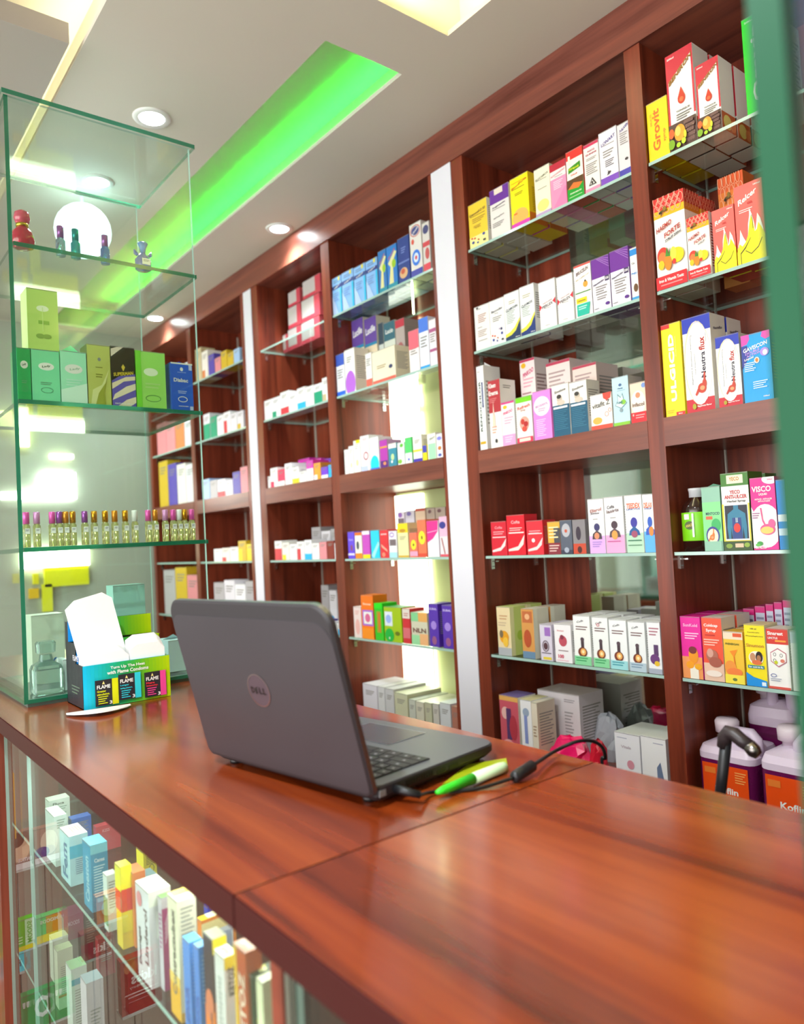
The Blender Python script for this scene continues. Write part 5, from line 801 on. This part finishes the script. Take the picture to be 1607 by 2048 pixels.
for i in range(6): packet('white paper packet in the left stack of the dispenser, %s' % nx_[i], W3*.29-.001*i, .006+.0045*i, .003, W3*.50, .103+.0016*i, lean=-.02)
for i in range(6): packet('white paper packet in the right stack of the dispenser, %s' % nx_[i], W3*.76, .006+.0048*i, .003, W3*.42, .110+.0035*i, lean=-.02)
packet('big blank white card sticking up tilted from the dispenser', W3*.34, .0375, .062, .092, .158, tilt=-.22, lean=0, cut=.016)
# white curled paper under it
m = MB(); N_ = 12; ps = []
c0, c1_ = onZ(133, 1431, 1.002), onZ(262, 1412, 1.002); oo = Vector((c0.x, c0.y, 1.0))
d_ = (c1_-c0); nn = Vector((d_.y, -d_.x, 0)).normalized()
for i in range(N_+1):
    u = i/N_; p = c0+d_*u-oo; wdt = .055*math.sin(PI*min(1, u*1.0))**.8+.0006
    ps.append((p-nn*.012+Vector((0, 0, .0012)), p+nn*wdt*.9+Vector((0, 0, .0012+.004*math.sin(PI*u)))))
vs = [v for a, b in ps for v in (a, b)]; vs += [Vector(v)+Vector((0, 0, .0012)) for v in vs]; K_ = 2*(N_+1)
fs = []
for i in range(N_): a = 2*i; fs += [(a, a+2, a+3, a+1), (K_+a, K_+a+1, K_+a+3, K_+a+2), (a, K_+a, K_+a+2, a+2), (a+1, a+3, K_+a+3, K_+a+1)]
m.add(vs, fs, 'f6f4f4'); tag(m.build('paper_slip', loc=oo), 'white curled paper slip on the worktop under the dispenser front', 'paper')
# ================================================================== PERFUME CASE CONTENTS (x about -1.70, fronts facing +x)
def cz_(z): return z+.0005
PX = 'cartons on the middle shelf of the perfume case'
def cc(label, pl, pr, pt, d, body, ops, z=1.626, x=-1.675, name='perfume_carton', group=PX, dy=0, zb=None, **k):
    z0 = (zb or z)+.0006; y0, y1 = y_at(pl, x, z0)+.0005, y_at(pr, x, z0)-.0005
    y0 = max(y0, .346); h = z_at(x, y0, pt)-z0
    return carton(label, (x, (y0+y1)/2, z0), y1-y0, d, h, body, ops, rot=PI/2, name=name, group=group, **k), h
oval = lambda c='f4faf4', t='2c5a3c', v=.68: [('e', .52, v, .28, .075, c), ('e', .52, v, .26, .066, WHT), T('Lady', .52, v, .3, .05, t, .1), fine(.36, 2, '6aa880', .3, .7, .035), ('o', .52, .22, .22, .055, .02, '5aa078')]
o_, h1 = cc('emerald green perfume carton with white oval label, leftmost on middle shelf', 36, 64, 694, .06, '20b060', oval(v=.68))
o_, h2 = cc('mint green carton with white oval label, right of the emerald one', 65, 122, 697, .06, '80e4b0', oval())
cc('pale mint carton with an open pointed flap', 123, 176, 700, .055, 'a8f0cc', [('e', .5, .66, .34, .09, WHT), T('Lady', .55, .66, .4, .05, '9ac0a8', .1), fine(.44, 3, 'c8f4e0', .2, .8, .05), ('p', [(0, .0), (0, .25), (1, .4), (1, 0)], 'd8f8e8')], flap=.017)
cc('gold-green marbled carton between mint and black ones', 177, 224, 687, .05, 'c4cc6c', [('e', .52, .76, .07, .03, '8a9090'), fine(.62, 1, '8a9030', .35, .65, .03), fine(.5, 2, '8a9030', .35, .65, .04), ('p', [(.1, 0), (.2, .25), (.6, .34), (.95, .62), (.7, .3), (.5, .1), (.6, 0)], 'e0e4a0'), ('p', [(.3, 0), (.45, .2), (.8, .4), (.7, .2), (.75, 0)], 'a4ac40')], side='7a8440')
cc('black carton with gold lettering and violet-gold waves', 225, 273, 691, .045, '2a2c20', [('p', [(0, .82), (0, .95), (.35, 1), (.55, 1)], 'e8d8c8'), ('p', [(.42, .66), (.5, .71), (.58, .66), (.5, .59)], 'd8c048'), T('SUPERMAN', .5, .55, .84, .06, 'e8d040', .06), ('p', [(0, 0), (0, .42), (.3, .5), (1, .56), (1, 0)], '6a60c0'), ('p', [(0, .28), (0, .38), (.6, .5), (1, .52), (1, .46), (.5, .42)], 'f0e0c0'), ('p', [(0, .1), (.1, .2), (.6, .34), (1, .4), (1, .3), (.5, .2)], 'f0e4c8'), ('p', [(.2, 0), (.6, .12), (1, .18), (1, .08), (.7, 0)], 'f0e4c8'), T('NATURAL SPRAY', .5, .05, .8, .025, WHT)], side='6a6c50')
cc('lime green carton with rounded corners and white oval', 274, 334, 700, .05, 'a4e870', [('e', .5, .64, .24, .07, 'f0fce4'), ('r', 0, 0, .18, 1, '7ee040'), fine(.42, 2, 'b8e890', .3, .8, .06), ('o', .55, .18, .26, .06, .02, '5a9a4a')], side='6ad830')
cc('small blue carton with white lettering, rightmost on middle shelf', 344, 388, 724, .04, '2460d8', [('e', .5, .87, .07, .04, WHT), fine(.8, 1, 'b8c8f8', .3, .7, .02), T('Diabac', .45, .64, .66, .08, WHT), fine(.4, 2, 'b8c8f8', .3, .7, .035), ('o', .5, .24, .22, .06, .03, WHT), fine(.09, 1, WHT, .3, .75, .025), ('r', .82, .86, .97, .97, 'c0ccf4'), ('r', .82, .02, .97, .1, 'c0ccf4'), ('r', .0, .97, 1, 1, 'f0f0e8')], flap=.006)
cc('yellow-green carton with white oval, standing on top of the mint ones', 56, 119, 574, .055, 'c4e478', [('e', .5, .68, .2, .05, 'f4fce0'), ('r', .35, .42, .48, .48, '8ac048'), ('r', .52, .42, .7, .48, '8ac048'), ('e', .4, .22, .14, .04, '8ab04a'), ('e', .62, .22, .14, .04, '8ab04a'), ('r', .48, .3, .5, .7, 'd8f0a0')], side='d8ec9c', zb=1.626+min(h1, h2)+.0005 if abs(h1-h2) < .002 else 1.626+max(h1, h2)+.0006)
# top shelf bottles
def bott(label, px, z, prof, body, capprof, cap, x=-1.70, r=1, lab=None, name='perfume_bottle', group=None, extra=None, y=None):
    y = y or y_at(px, x, z); t = thing(name, label, 'perfume bottle', (x, y, z+.0006), 0, group)
    m = MB(); m.lathe(prof, body, 18)
    b = m.build('glass_body', t); MB().lathe(capprof, cap, 18).build('cap', t)
    if lab: MB().face((prof[1][0]+.0012, -lab[0]/2, lab[1]), (0, lab[0], 0), (0, 0, lab[2]), (1, 0, 0), [band(0, 1, WHT), fine(.7, 2, '6a6a7a', .15, .85, .2)]).build('paper_label', t)
    if extra: extra(t)
    return t
def liquid(n_, h_, tr=.6):
    m = principled(n_, rgb(h_), .06, spec=.8); m.node_tree.nodes['Principled BSDF'].inputs['Transmission Weight'].default_value = tr; return m
RED = liquid('ruby_glass', 'd8304c', .4); CRY = liquid('cut_crystal', 'b8dcec', .8); TEALG = liquid('teal_crystal', '40c0c8', .6); BLU = liquid('blue_glass', '2458c0', .4); AMBR = liquid('pale_perfume', 'e8e8a0', .75); VIOC = P('a868b0', .2, .5)
zt = 1.953
bott('round red fluted perfume bottle with pink crown stopper, top shelf left', 46, zt, [(.012, 0), (.021, .004), (.024, .018), (.020, .036), (.011, .046), (.009, .05)], RED, [(.0, .053), (.013, .056), (.0165, .066), (.0145, .078), (.006, .084)], liquid('pink_stopper', 'f0607c', .4), x=-1.70, extra=lambda t: part_label(MB().lathe([(.0105, .047), (.0125, .048), (.0125, .054), (.0105, .055)], P('d8b840', .25, 1), 18).build('collar', t), 'gold collar'))
slim = [(.009, 0), (.010, .002), (.010, .034), (.0065, .039), (.0065, .042)]; scap = [(.0072, .040), (.0072, .066), (.005, .067)]
bott('slim crystal perfume bottle with lilac cap, left of the three', 122, zt, slim, CRY, scap, VIOC)
bott('slim teal crystal perfume bottle with teal cap, middle of three', 152, zt, slim, TEALG, scap, P('2a9a98', .2, .5))
bott('slim blue crystal perfume bottle with violet cap, right of three', 211, zt, slim, liquid('blue_crystal', '6a98e0', .7), scap, VIOC)
def ears(t):
    for s_ in (-1, 1): MB().tube([(0, s_*.010, .030), (0, s_*.015, .034), (0, s_*.017, .040)], [.003, .004, .0015], BLU, 8).build('shoulder_wing', t)
bott('squat cobalt blue perfume bottle with flared stopper and white label', 287, zt, [(.011, 0), (.0155, .003), (.0155, .022), (.009, .030), (.006, .034)], BLU, [(.0045, .034), (.006, .045), (.010, .054), (.0085, .056)], liquid('azure_stopper', '3a8ae0', .4), lab=(.016, .008, .012), extra=ears)
[o for o in bpy.data.objects if o.name.startswith('perfume_bottle')][-1].scale = (1.2, 1.2, 1.2)
# tester vials
zl = 1.322
vg = 'perfume tester vials on the lower shelf of the glass case'
caps = dict(v=P('b060c0', .2, .6), g=P('e0a028', .2, .8), p=P('f060b8', .3, .3), o=P('e89830', .25, .6), w=P('f0f0ea', .3), m=P('e8a0d8', .3, .3))
seq = [(171, 'v'), (190, 'g'), (212, 'g'), (231, 'o'), (252, 'g'), (271, 'w'), (298, 'p'), (312, 'o'), (332, 'm'), (348, 'p'), (360, 'w'), (371, 'g'), (385, 'p'), (54, 'p'), (75, 'm'), (106, 'p'), (120, 'v'), (133, 'o'), (147, 'g')]  # the six leftmost vials are added in place of blurred reflections
cnm = dict(v='violet', g='gold', p='pink', o='orange-gold', w='white', m='pale pink')
vp = [(.0060, 0), (.0066, .001), (.0066, .038), (.0045, .041), (.0045, .043)]; vc = [(.0055, .042), (.0055, .0625), (.0045, .0635)]
proto = {}
for i, (px, c) in enumerate(sorted(seq)):
    y = y_at(px, -1.69, zl)
    lb = f'slim tester vial with {cnm[c]} cap, {ORD[i] if i < 14 else ["fifteenth", "sixteenth", "seventeenth", "eighteenth", "nineteenth"][i-14]} from left on lower case shelf'
    if c not in proto: proto[c] = t = bott(lb, px, zl, vp, AMBR, vc, caps[c], x=-1.69, lab=(.008, .024, .010), name='tester_vial', group=vg)
    else:
        t = copy_tree(proto[c]); t['label'] = lb
    t.location.y = y; t.scale = (1.15, 1.15, 1.15)
# floor of the case
t = thing('glass_jar', 'empty square clear glass jar with stopper at the near corner of case', 'jar', (-1.715, y_at(98, -1.715, 1.02)-.004, 1.0166))
CG = liquid('thick_clear_glass', 'c8e0d8', .85)
m = MB(); sq = lambda w_, z: [(x, y, z) for x, y in arc_rect(w_, w_, .006, 3)]
rs = [sq(.052, 0), sq(.056, .004), sq(.056, .05), sq(.05, .058), sq(.026, .066), sq(.022, .080), sq(.034, .084), sq(.036, .104), sq(.030, .108)]; n = len(rs[0])
for i in range(5): m.add(rs[i]+rs[i+1], [(j, (j+1) % n, n+(j+1) % n, n+j) for j in range(n)], CG, True)
m.add(rs[0], [tuple(range(n))[::-1]], CG); m.add(rs[5], [tuple(range(n))], CG); m.build('glass_body', t)
m = MB()
for i in (6, 7): m.add(rs[i]+rs[i+1], [(j, (j+1) % n, n+(j+1) % n, n+j) for j in range(n)], CG, True)
m.add(rs[6], [tuple(range(n))[::-1]], CG); m.add(rs[8], [tuple(range(n))], CG); m.build('stopper', t)
def inbox(label, pl, pr, pt, d, col, x=-1.74, z=1.0164, **k): return cc(label, pl, pr, pt, d, col, k.pop('ops', []), z=z, x=x, name=k.pop('name', 'gift_box'), group=None, **k)
inbox('pale aqua box standing in the case floor right of the dispenser', 338, 374, 1282, .07, 'c8dce0', x=-1.72, flap=.012)
inbox('tall mint card box in the case behind the dispenser', 232, 296, 1172, .05, '9cccc0', x=-1.80)
inbox('cream ribbed perfume box standing behind the dispenser in the case', 66, 132, 1232, .06, 'c8d0bc', x=-1.85, ops=[T('mico', .5, .32, .6, .14, '3a6a9a')])
inbox('small white box on the case floor between jar and dispenser', 127, 139, 1320, .05, 'dce4e0', x=-1.70)
# ------------------------------------------------------------------ bright yellow-lit things beyond the case, on the far wall
t = thing('wall_display', 'brightly lit yellow and white wall display seen through the perfume case', 'wall display', (XL+.002, .95, 1.0))
def wx(px, py): p = onX(px, py, XL+.02); return p.y-.95, p.z-1.0
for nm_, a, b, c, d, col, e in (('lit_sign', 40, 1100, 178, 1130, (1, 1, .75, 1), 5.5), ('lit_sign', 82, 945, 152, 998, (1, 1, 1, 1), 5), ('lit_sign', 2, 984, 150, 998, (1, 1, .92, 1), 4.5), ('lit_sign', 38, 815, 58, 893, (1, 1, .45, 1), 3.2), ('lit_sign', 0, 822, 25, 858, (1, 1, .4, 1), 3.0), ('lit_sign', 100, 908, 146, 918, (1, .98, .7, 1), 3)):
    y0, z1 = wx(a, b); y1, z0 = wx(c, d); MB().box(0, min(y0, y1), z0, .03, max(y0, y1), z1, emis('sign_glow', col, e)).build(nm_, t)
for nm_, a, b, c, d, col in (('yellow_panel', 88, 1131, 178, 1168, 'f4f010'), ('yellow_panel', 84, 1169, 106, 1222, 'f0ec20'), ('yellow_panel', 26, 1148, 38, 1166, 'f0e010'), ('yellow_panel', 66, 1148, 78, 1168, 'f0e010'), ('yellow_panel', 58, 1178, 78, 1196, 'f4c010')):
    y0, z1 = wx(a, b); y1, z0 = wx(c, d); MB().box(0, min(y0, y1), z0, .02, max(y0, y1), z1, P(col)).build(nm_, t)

gp = onX(166, 462, -2.45); t = thing('glare_globe', 'cool-white globe added to imitate the glare behind the slim bottles in the case', 'lamp', (gp.x, gp.y, gp.z))  # glowing globe added to stand for the soft glare behind the bottles
MB().lathe([(.085*math.sin(PI*k/12)+.0002, -.085*math.cos(PI*k/12)) for k in range(13)], emis('globe_glow', (.72, .93, 1, 1), 2.2), 28).build('globe', t)
MB().tube([(0, 0, .08), (0, 0, CEIL-gp.z)], .005, 'c8d4d4', 8).build('stem', t)
# ================================================================== UNDER THE WORKTOP
UG = 'ointment cartons on the upper glass shelf under the worktop'
ZU = .7756
def uc(label, px, py, pl, pr, body, F=(), R=(), T=(), yf=.338, z0=ZU, h=None, group=UG, side=None, top=None, name='ointment_carton'):
    yf = max(.3125, yf-.020)
    if h is not None: p = onZ(px, py, z0+h); yf = p.y
    else: p = onY(px, py, yf)
    xc = p.x; zt_ = p.z
    w_ = min(.12, max(.012, xc-x_at(pl, yf, zt_))); d = min(.09, max(.014, y_at(pr, xc, zt_)-yf))
    ov = [max(0, min(.0, 0))]
    return carton(label, (xc-w_/2, yf, z0), w_, d, zt_-z0, body, F, R=R or [fine(.86, 10, '8a8a84', .15, .85, .05)], T=T, group=group, side=side, top=top, name=name)
v90 = lambda s_, c, u=.5, v=.45, fu=.6, fv=.3: T_(s_, u, v, fu*1.15, min(.5, fv*1.7), c, 90)
T_ = T
uc('yellow-topped carton with red band, under the worktop left of orange', 240, 1735, 229, 262, 'e8c820', [band(.7, 1, 'f4ec10'), band(.45, .7, 'd8342c')], [band(.72, 1, 'f4ec10'), band(.45, .72, 'd83428'), band(.2, .45, 'e8d820')], top='f4ec10')
uc('plain yellow carton standing behind the orange one under the worktop', 286, 1705, 272, 312, 'f0e014', R=[fine(.8, 6, '5a5410', .2, .9, .05), ('o', .6, .4, .2, .14, .04, '3a3a20')], top='f4ee30', yf=.43)
uc('orange carton with brown upright lettering under the worktop', 266, 1747, 250, 290, 'd87840', [v90('SALINE', 'a8482c')], top='e08a50', yf=.352)
uc('grey-blue capped carton between orange and white ones', 284, 1755, 272, 312, 'b8c4c8', top='8ab0b0', R=[band(.8, 1, 'a8c4c4'), band(.5, .7, '5a6ac0')], yf=.375)
uc('large white ointment carton with upright script, under the worktop', 296, 1786, 270, 340, 'dcdce0', [v90('Linderol', '6a5a5c', .72, .5, .5, .16), v90('Duoraget', '4a3a44', .25, .35, .35, .14), ('e', .3, .85, .2, .08, 'd88a90')], [band(.84, 1, 'e8ecdc'), ('r', .3, .5, .8, .78, 'f8f8f4'), v90('PROMPT', '3a3a3a', .55, .64, .24, .12)], top='e4ecd4', yf=.334)
uc('green-topped carton with magenta stripes under the worktop', 322, 1797, 315, 346, 'c8c0c8', [fine(.8, 8, '9a3a7a', .2, .9, .05)], [band(0, .88, 'a02870')]+[('p', [(.2, .5+.05*i), (.2, .52+.05*i), (.7, .72+.05*i), (.7, .70+.05*i)], 'f0d8e8') for i in range(5)], top='5a8a30', yf=.344)
uc('tall cream carton with grey upright script and gold foot', 354, 1804, 334, 391, 'ece4c8', [band(0, .28, 'f0b010'), band(.28, .36, 'f4cc60'), v90('Contractubex', '7a7468', .5, .55, .62, .22)], [fine(.92, 14, '9a9a90', .15, .85, .035), band(0, .08, 'f0b010')], T=[('r', .0, .1, .5, .9, 'd8b820'), fine(.5, 1, '8a7a20', .6, .9, .1)], top='e4e0b0', yf=.336)
uc('blue carton with upright lettering, left of its twin', 378, 1886, 364, 394, '4a86d8', [v90('REPAIR', '2c5ab0', .5, .3, .4, .3)], [fine(.9, 12, '88b8e8', .2, .8, .04)], top='58b8e8', side='3a90e0', yf=.330)
uc('second blue carton, just right of its twin', 396, 1896, 386, 404, '4a80d0', [v90('REPAIR', '2c5ab0', .5, .3, .4, .3)], [fine(.9, 12, '88b8e8', .2, .8, .04)], top='58a8e0', side='3a88d8', yf=.330)
uc('dark brown carton with orange foot and olive top', 424, 1880, 405, 452, '3a1e1a', [band(0, .42, 'f0801c'), ('e', .5, .45, .42, .12, 'd87848'), v90('Tretinoin', '5a2a10', .65, .2, .34, .16)], [band(.88, 1, 'f0d810'), band(0, .5, 'e87818')], top='6a6a4a', side='4a2418', yf=.336)
uc('white capped carton with orange foot in front of brown one', 447, 1916, 428, 462, 'dcd8d4', [band(0, .35, 'c85818'), fine(.8, 10, 'a8a8a4', .3, .7, .04)], [band(0, .4, 'd0601c'), band(.9, 1, 'f0d810'), v90('KETOZ', '4a4a30', .5, .8, .2, .3)], T=[T_('KETOZ', .5, .5, .7, .4, '4a5a3a')], top='e8ecb0', side='e8e8e4', yf=.318)
uc('large orange carton with white upright lettering and gold stripe', 490, 1906, 466, 522, 'b84a10', [('r', 0, 0, .25, 1, 'e0b010'), v90('KETOZ', 'f0d8c0', .62, .62, .4, .28)], [fine(.8, 8, 'f0b890', .3, .85, .03)], T=[T_('KETOZ', .5, .5, .75, .34, 'e8c8a8')], top='a8683c', side='c8581c', yf=.332)
uc('dark green carton with big yellow letter K', 506, 1954, 500, 553, '1c3a1c', [], [('p', [(.08, .1), (.08, .7), (.2, .66), (.2, .4), (.5, .1), (.34, .1), (.2, .3), (.2, .1)], 'e8e010'), ('p', [(.2, .44), (.5, .6), (.5, .52), (.26, .38)], 'e8e010'), ('o', .35, .75, .09, .05, .02, 'c8d0c8'), v90('KREME', '9aa89a', .75, .35, .3, .1)], T=[T_('K', .2, .5, .16, .5, 'e8e010'), T_('REMETIN', .6, .5, .6, .3, 'e8e8a0')], top='1f3c20', side='1c3a1c', yf=.336)
uc('small cream carton with yellow band near the wooden post', 524, 1966, 519, 553, 'e0e0b8', R=[band(.5, .62, 'e8d810'), band(0, .4, '3a6a3a')], top='e4ecc0', yf=.326)
uc('orange and white striped carton with blue barcode, behind', 402, 1842, 398, 470, 'f08a20', R=[band(.75, .95, 'f8e8a0'), ('r', .45, .4, .9, .8, 'e8f0f4')]+[('r', .5+.035*i, .42, .515+.035*i, .74, '2a5aa0') for i in range(10)], T=[('r', 0, .2, 1, .5, 'f8f0c0'), ('r', 0, .7, 1, .9, 'f4d020')], top='f0c020', h=.082)
uc('royal blue carton behind the barcode one', 415, 1815, 408, 440, '1a3ad0', h=.066)
# left part
uc('white carton with green-grey lettering, farthest left under worktop', 98, 1603, 90, 139, 'd4e8d8', R=[T_('Fluca', .45, .9, .55, .06, '2a4a3a'), fine(.8, 4, '8aa898', .2, .85, .05)], top='d8f0d8', yf=.36)
uc('white carton with mint top in front of the farthest one', 108, 1634, 90, 133, 'd0e4dc', R=[fine(.9, 4, '8aa898', .2, .85, .05)], top='c8e8cc', yf=.34)
uc('white and cyan carton with printed lid, left under worktop', 138, 1674, 119, 175, 'b8e4ec', [v90('Fem', '4a80a8')], R=[band(.55, .8, '30b8d8'), fine(.5, 8, '6a8aa8', .3, .8, .04)], T=[fine(.8, 4, 'b8b890', .2, .8, .15)], top='f4f0e0', yf=.338)
uc('tall turquoise carton with white print, left under worktop', 180, 1692, 164, 214, '2098c0', [v90('Canesten', 'a8d8e8')], R=[band(.86, 1, '80d8e8'), T_('Canes', .5, .76, .6, .06, 'e8f8fc'), fine(.66, 12, 'c8ecf4', .15, .8, .04)], top='40c0dc', yf=.338)
uc('small white and green carton beside the turquoise one', 213, 1752, 205, 228, 'd8e4dc', [band(.1, .6, '3a8a4a')], top='e4ece0', yf=.338)
uc('bright blue carton at the back under the worktop', 143, 1640, 136, 182, '2a70d0', h=.06, top='2a60b0')
uc('coral red carton lying at the back under the worktop', 192, 1655, 186, 240, 'd84050', R=[T_('KISS', .4, .8, .3, .12, 'f0a8b0')], h=.045, top='b83a48')
LG = 'cartons on the lower glass shelf under the worktop'
ZD = .5206
for lb, px, py, pl, pr, c, tp, yy in (('white carton on the lower glass shelf, farthest left', 105, 1880, 98, 136, 'd8dcc8', 'e0e8c8', .36), ('beige carton with red stripe on the lower glass shelf', 114, 1903, 107, 145, 'd4d4bc', 'd0dcb0', .345), ('white carton with cyan stripe and mint top, lower shelf', 142, 1940, 131, 173, 'dce4dc', 'b8e8b0', .338), ('lilac-white carton with open flap, lower shelf', 172, 1968, 160, 206, 'dcd0d8', 'c8d8e0', .33)):
    uc(lb, px, py, pl, pr, c, R=[band(.78, .86, '30a0c0') if 'cyan' in lb else band(.2, .24, 'd04a40') if 'stripe' in lb else fine(.5, 1, 'a0a098'), fine(.7, 14, '9a9a94', .2, .8, .035)], top=tp, yf=yy, z0=ZD, group=LG)
uc('magenta and grey carton at the back of the lower shelf', 127, 1836, 115, 166, '8a8a8c', R=[band(.55, 1, 'a82068'), T_('MOODS', .5, .85, .6, .08, 'e8b8d0')], top='a0306a', h=.10, z0=ZD, group=LG)
uc('dark plum carton deep on the lower glass shelf', 168, 1832, 160, 192, '4a3c44', h=.09, z0=ZD, group=LG)
uc('crimson carton leaning deep on the lower glass shelf', 196, 1880, 190, 228, 'a82838', h=.07, z0=ZD, group=LG)
uc('pale cream carton right of the wooden post under worktop', 610, 2010, 603, 690, 'd8d8b8', R=[('r', .6, 0, 1, 1, 'f0905a')], top='ccd4a0', yf=.40, z0=ZU-.0)
# ------------------------------------------------------------------ condom packs on a slim rack on the customer side; the counter glass mirrors them
RG = 'packs on the customer-side rack mirrored in the counter glass'
MIRY = .604
rk = thing('pack_rack', 'slim rack on the customer side whose packs mirror in the counter glass', 'rack', (-1.4, .1, 0)); rack_boards = []
for lb, pl, pr, pt, pb_, col, ops in (
 ('crimson pack with white lettering, mirrored in the counter glass', 242, 310, 1925, 2036, 'a81828', [('e', .8, .84, .1, .1, 'e08a60'), T_('kiss', .42, .62, .56, .2, WHT), T_('strawberry', .5, .46, .5, .07, 'f0c8c8'), fine(.34, 2, 'f0c8c8', .1, .9, .06), fine(.2, 1, 'd88a90', .3, .8, .04)]),
 ('brown pack with white lettering mirrored above the crimson one', 162, 222, 1870, 1925, '9a6a58', [T_('kiss', .5, .3, .6, .34, 'f4e8e0'), ('r', .6, 0, 1, .6, 'b02838')]),
 ('orange and white pack mirrored in the counter glass', 193, 241, 1795, 1850, 'f08a30', [('e', .5, .5, .3, .3, 'fff0c0'), ('r', .5, .8, .95, .95, 'ffe8d0')]),
 ('green pack with yellow drop mirrored at the left of the glass', 14, 70, 1850, 1912, '50d020', [('e', .68, .66, .1, .12, 'f8e020'), ('r', 0, .1, .35, .98, 'd8f4d0'), T_('MOODS', .18, .55, .7, .18, '50b040', 90), fine(.42, 3, 'd8f8c0', .45, .9, .09), band(0, .14, 'f0e020')]),
 ('green and amber pack mirrored beside the yellow drop one', 73, 124, 1838, 1890, '60d878', [('r', .0, .0, .62, 1, 'e8a020'), band(0, .3, 'f4e840'), T_('MOODS', .5, .8, .7, .14, 'f4f8e0')]),
 ('cyan pack mirrored at the lower left of the glass', 18, 49, 1915, 1952, '10e0f4', [T_('FL', .5, .5, .6, .4, '2a5a70')]),
 ('sea-green pack with large white letter mirrored at bottom left', 30, 140, 2000, 2075, '28b060', [T_('O', .5, .55, .3, .6, 'e8f8f0'), T_("''", .2, .75, .12, .16, 'e8f8f0'), T_("''", .8, .75, .12, .16, 'e8f8f0')]),
 ('portrait pack with white foot mirrored at the upper left', 10, 66, 1672, 1748, '9a7a70', [('e', .5, .55, .4, .35, 'f0c8a8'), ('e', .6, .8, .3, .2, '4a3a38'), band(0, .16, 'f0ecec'), T_('ENTICE', .3, .24, .5, .1, 'f4e8f0')]),
 ('portrait pack with violet corner mirrored right of its neighbour', 69, 118, 1660, 1730, 'b89080', [('e', .4, .55, .36, .35, 'f4d8c0'), ('e', .7, .3, .3, .16, '5a3a90'), band(0, .16, 'f4ecf0')])):
    zmid = .6
    pA = onY(pl, (pt+pb_)/2+6, 1.0); r_ = pA.y/-pA.x; xm = -.625/(r_+.165)
    y0, y1 = onX(pl, (pt+pb_)/2, xm).y, onX(pr, (pt+pb_)/2, xm).y
    zt_, zb_ = onX(pl, pt, xm).z, onX(pl, pb_, xm).z
    yc = MIRY-(y0+y1)/2
    o = carton(lb, (xm, yc, zb_), y1-y0, .018, zt_-zb_, col, ops, rot=PI/2, name='wrapped_pack', group=RG, R=[fine(.5, 1, 'c8c8c8')])
    rack_boards.append((xm, yc, zb_, y1-y0))
for xm, yc, zb_, w_ in rack_boards:
    MB().box(xm-.03+1.4, yc-w_/2-.1, zb_-.0045, xm+.002+1.4, yc+w_/2-.1, zb_-.0005, P('c8ccc8', .3)).build('ledge', rk)
    MB().tube([(xm-.024+1.4, yc-.1, .002), (xm-.024+1.4, yc-.1, zb_-.004)], .0016, '3c3a36', 6).build('rod', rk)
# a few things inside the right-hand case
for lb, x0, x1, z0, h, c in (('blue carton inside the glass case at the right edge', -.06, .02, 1.953, .16, '2a5ac0'), ('pale blue carton inside the right glass case, lower shelf', -.05, .03, 1.626, .2, '3a78c8'), ('white carton inside the right glass case', .04, .12, 1.626, .17, 'e8ece8')):
    carton(lb, ((x0+x1)/2, .60, z0+.0006), x1-x0, .05, h, c, [fine(.8, 5, 'c8d0e0')])
